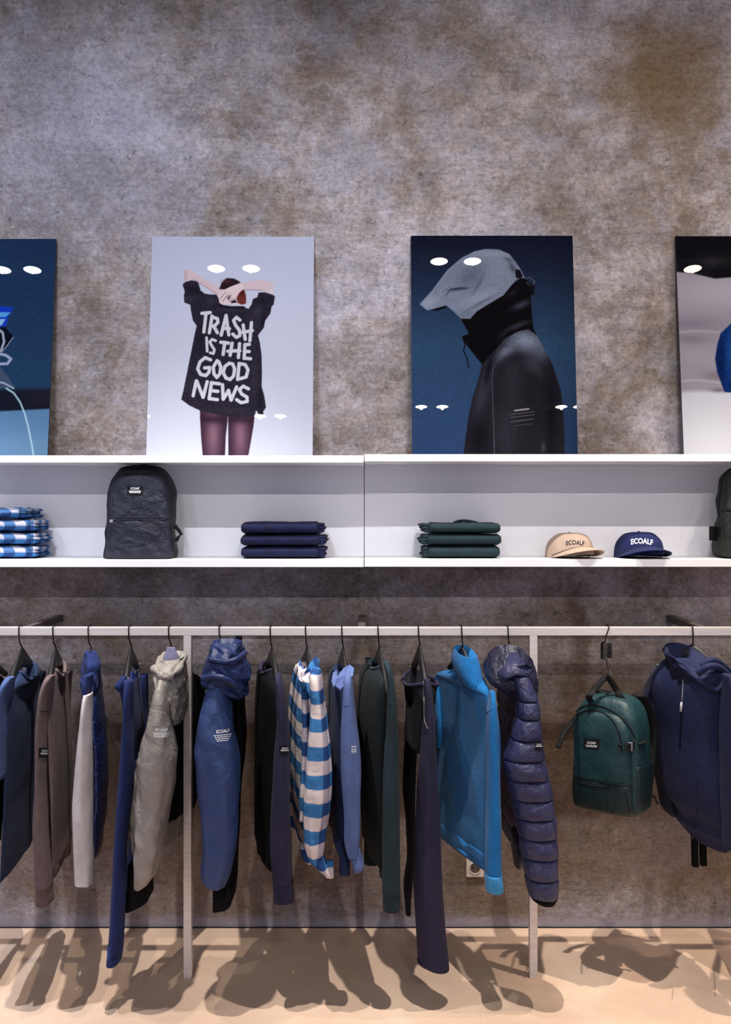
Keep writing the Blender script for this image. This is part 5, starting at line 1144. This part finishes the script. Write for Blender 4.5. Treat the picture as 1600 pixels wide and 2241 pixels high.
o2 = [(1019, 1615, 1668), (1023, 1600, 1684), (1030, 1588, 1696), (1045, 1575, 1708), (1075, 1570, 1712), (1100, 1567, 1714), (1125, 1569, 1712), (1150, 1564, 1716), (1180, 1558, 1722), (1205, 1557, 1723), (1216, 1562, 1718), (1222, 1570, 1708)]
t, bb = shelf_bag('school_backpack', o2, cy_, 0.085, M_OLV, 'dark olive backpack at the right end of the shelf, cut by the picture edge', SZ)
v = loft([(1058, 1620, 1664, .015), (1064, 1600, 1684, .028), (1080, 1588, 1696, .03), (1118, 1582, 1702, .03)], cy_-.066, 0, n=3, crink=(0.003, 24, 18)); mk('upper_panel', v[0], v[1], M_OLV, t)
v = loft([(1121, 1582, 1702, .03), (1128, 1580, 1704, .034), (1170, 1578, 1706, .036), (1212, 1580, 1704, .034), (1219, 1586, 1698, .028)], cy_-.066, 0, n=3, crink=(0.004, 24, 18)); V = [(p[0], p[1], max(p[2], SZ+.0008)) for p in v[0]]; mk('front_pocket', V, v[1], M_OLV, t)
q = tube([P(x, 1119.5, cy_-.1) for x in range(1580, 1704, 10)], 0.0025, 6); mk('zip', q[0], q[1], M_BLACK, t)
q = boxvf(X(1556, .21), X(1567, .21), .19, .23, Z(1183, .21), Z(1152, .21), .002); mk('side_pocket', q[0], q[1], M_BLACK, t, False)
q = tube(smooth_line([P(1600, 1026, .14), P(1584, 1042, .135), P(1578, 1075, .13), P(1573, 1110, .13), P(1575, 1130, .13)], 5), .0022, 6); mk('seam', q[0], q[1], M_BLACK, t)

# ------------------------------------------------------------------ caps
def cap(name, pxc, yaw, wdt, hgt, mat, mat2, label, textmat, outline=None, tilt=0.0):
    cy = 0.215; xc = X(pxc, cy); z0 = SZ+0.0006
    t = thing(name, (xc, cy, z0), label, 'cap', 'caps on the shelf')
    cw, sw = math.cos(yaw), math.sin(yaw)
    def W(a, b, c): return (xc+a*cw-b*sw, cy-a*sw-b*cw, z0+c)      # a right, b forward (to the room), c up
    rx, ry = wdt/2, wdt*0.56
    V, Fc = [], []; nu, nv = 48, 16
    for i in range(nv+1):
        f = i/nv; el = f*math.pi/2
        for j in range(nu):
            th = 2*math.pi*j/nu; c_, s_ = math.cos(th), math.sin(th)
            r = math.cos(el)**0.62; zz = hgt*math.sin(el)**0.95
            sm = 1-0.012*abs(math.cos(3*th))**18                      # six sewn panels
            front = max(0, s_)
            zz *= 1+0.05*front*(1-f)
            d = 0.0025*noise.noise(Vector((c_*3+pxc, s_*3, f*4)))
            V.append(W((rx*r*sm+d)*c_, (ry*r*sm+d)*s_, zz+d*0.5+0.012*front*(1-f)))
    for i in range(nv):
        for j in range(nu): Fc.append((i*nu+j, i*nu+(j+1) % nu, (i+1)*nu+(j+1) % nu, (i+1)*nu+j))
    mk('crown', V, Fc, mat, t); bc = bvh_of((V, Fc))
    q = tube([W(0, 0, hgt-.001), W(0, 0, hgt+.003)], [.006, .004], 10); mk('button', q[0], q[1], mat, t)
    # curved peak
    V, Fc = [], []; n1, n2 = 30, 8
    for top in (0, 1):
        for i in range(n1+1):
            a = math.pi*(0.03+0.94*i/n1); ca, sa = math.cos(a), math.sin(a)
            for j in range(n2+1):
                g = j/n2; ex = g*0.062*sa**0.55
                x_ = (rx*1.0+ex*0.18)*ca; y_ = ry*sa*0.98+ex
                zz = 0.033*sa**1.2*(1-0.12*g)+0.004*(1-g)*sa+0.0022*top
                V.append(W(x_, y_, max(zz, 0.0003+0.0022*top)))
    S2 = (n1+1)*(n2+1)
    for i in range(n1):
        for j in range(n2):
            a_ = i*(n2+1)+j; Fc.append((a_, a_+n2+1, a_+n2+2, a_+1)); Fc.append((S2+a_, S2+a_+1, S2+a_+n2+2, S2+a_+n2+1))
        a_ = i*(n2+1)+n2; Fc.append((a_, a_+n2+1, S2+a_+n2+1, S2+a_))
    pk = mk('peak', V, Fc, mat, t)
    q = tube([W(rx*1.005*math.cos(a), ry*1.0*math.sin(a), 0.034*math.sin(a)**1.1+.004) for a in [math.pi*(0.05+0.9*i/24) for i in range(25)]], 0.0013, 6); mk('seam', q[0], q[1], mat2, t)
    return t, bc, W, rx, ry
M_CAPB = fabric('sand_cotton', (196, 172, 154), var=0.08); M_CAPN = fabric('navy_cotton', (34, 44, 92), var=0.12)
t, bc, W, rx, ry = cap('baseball_cap', 1246, math.radians(-24), 0.158, 0.083, M_CAPB, PRINTD, 'sand beige baseball cap on the right shelf', PRINTD)
q = word_on(bc, 1259, 1187, 40, 10, 0.02, 0.001, 2.5, .15); mk('lettering', q[0], q[1], PRINTD, t, False)
t, bc, W, rx, ry = cap('baseball_cap', 1398, math.radians(-8), 0.165, 0.086, M_CAPN, PRINTD, 'navy baseball cap with white lettering on the right shelf', PRINTW)
q = word_on(bc, 1405, 1184, 48, 12, 0.03, 0.001, 3.0, .15); mk('lettering', q[0], q[1], PRINTW, t, False)
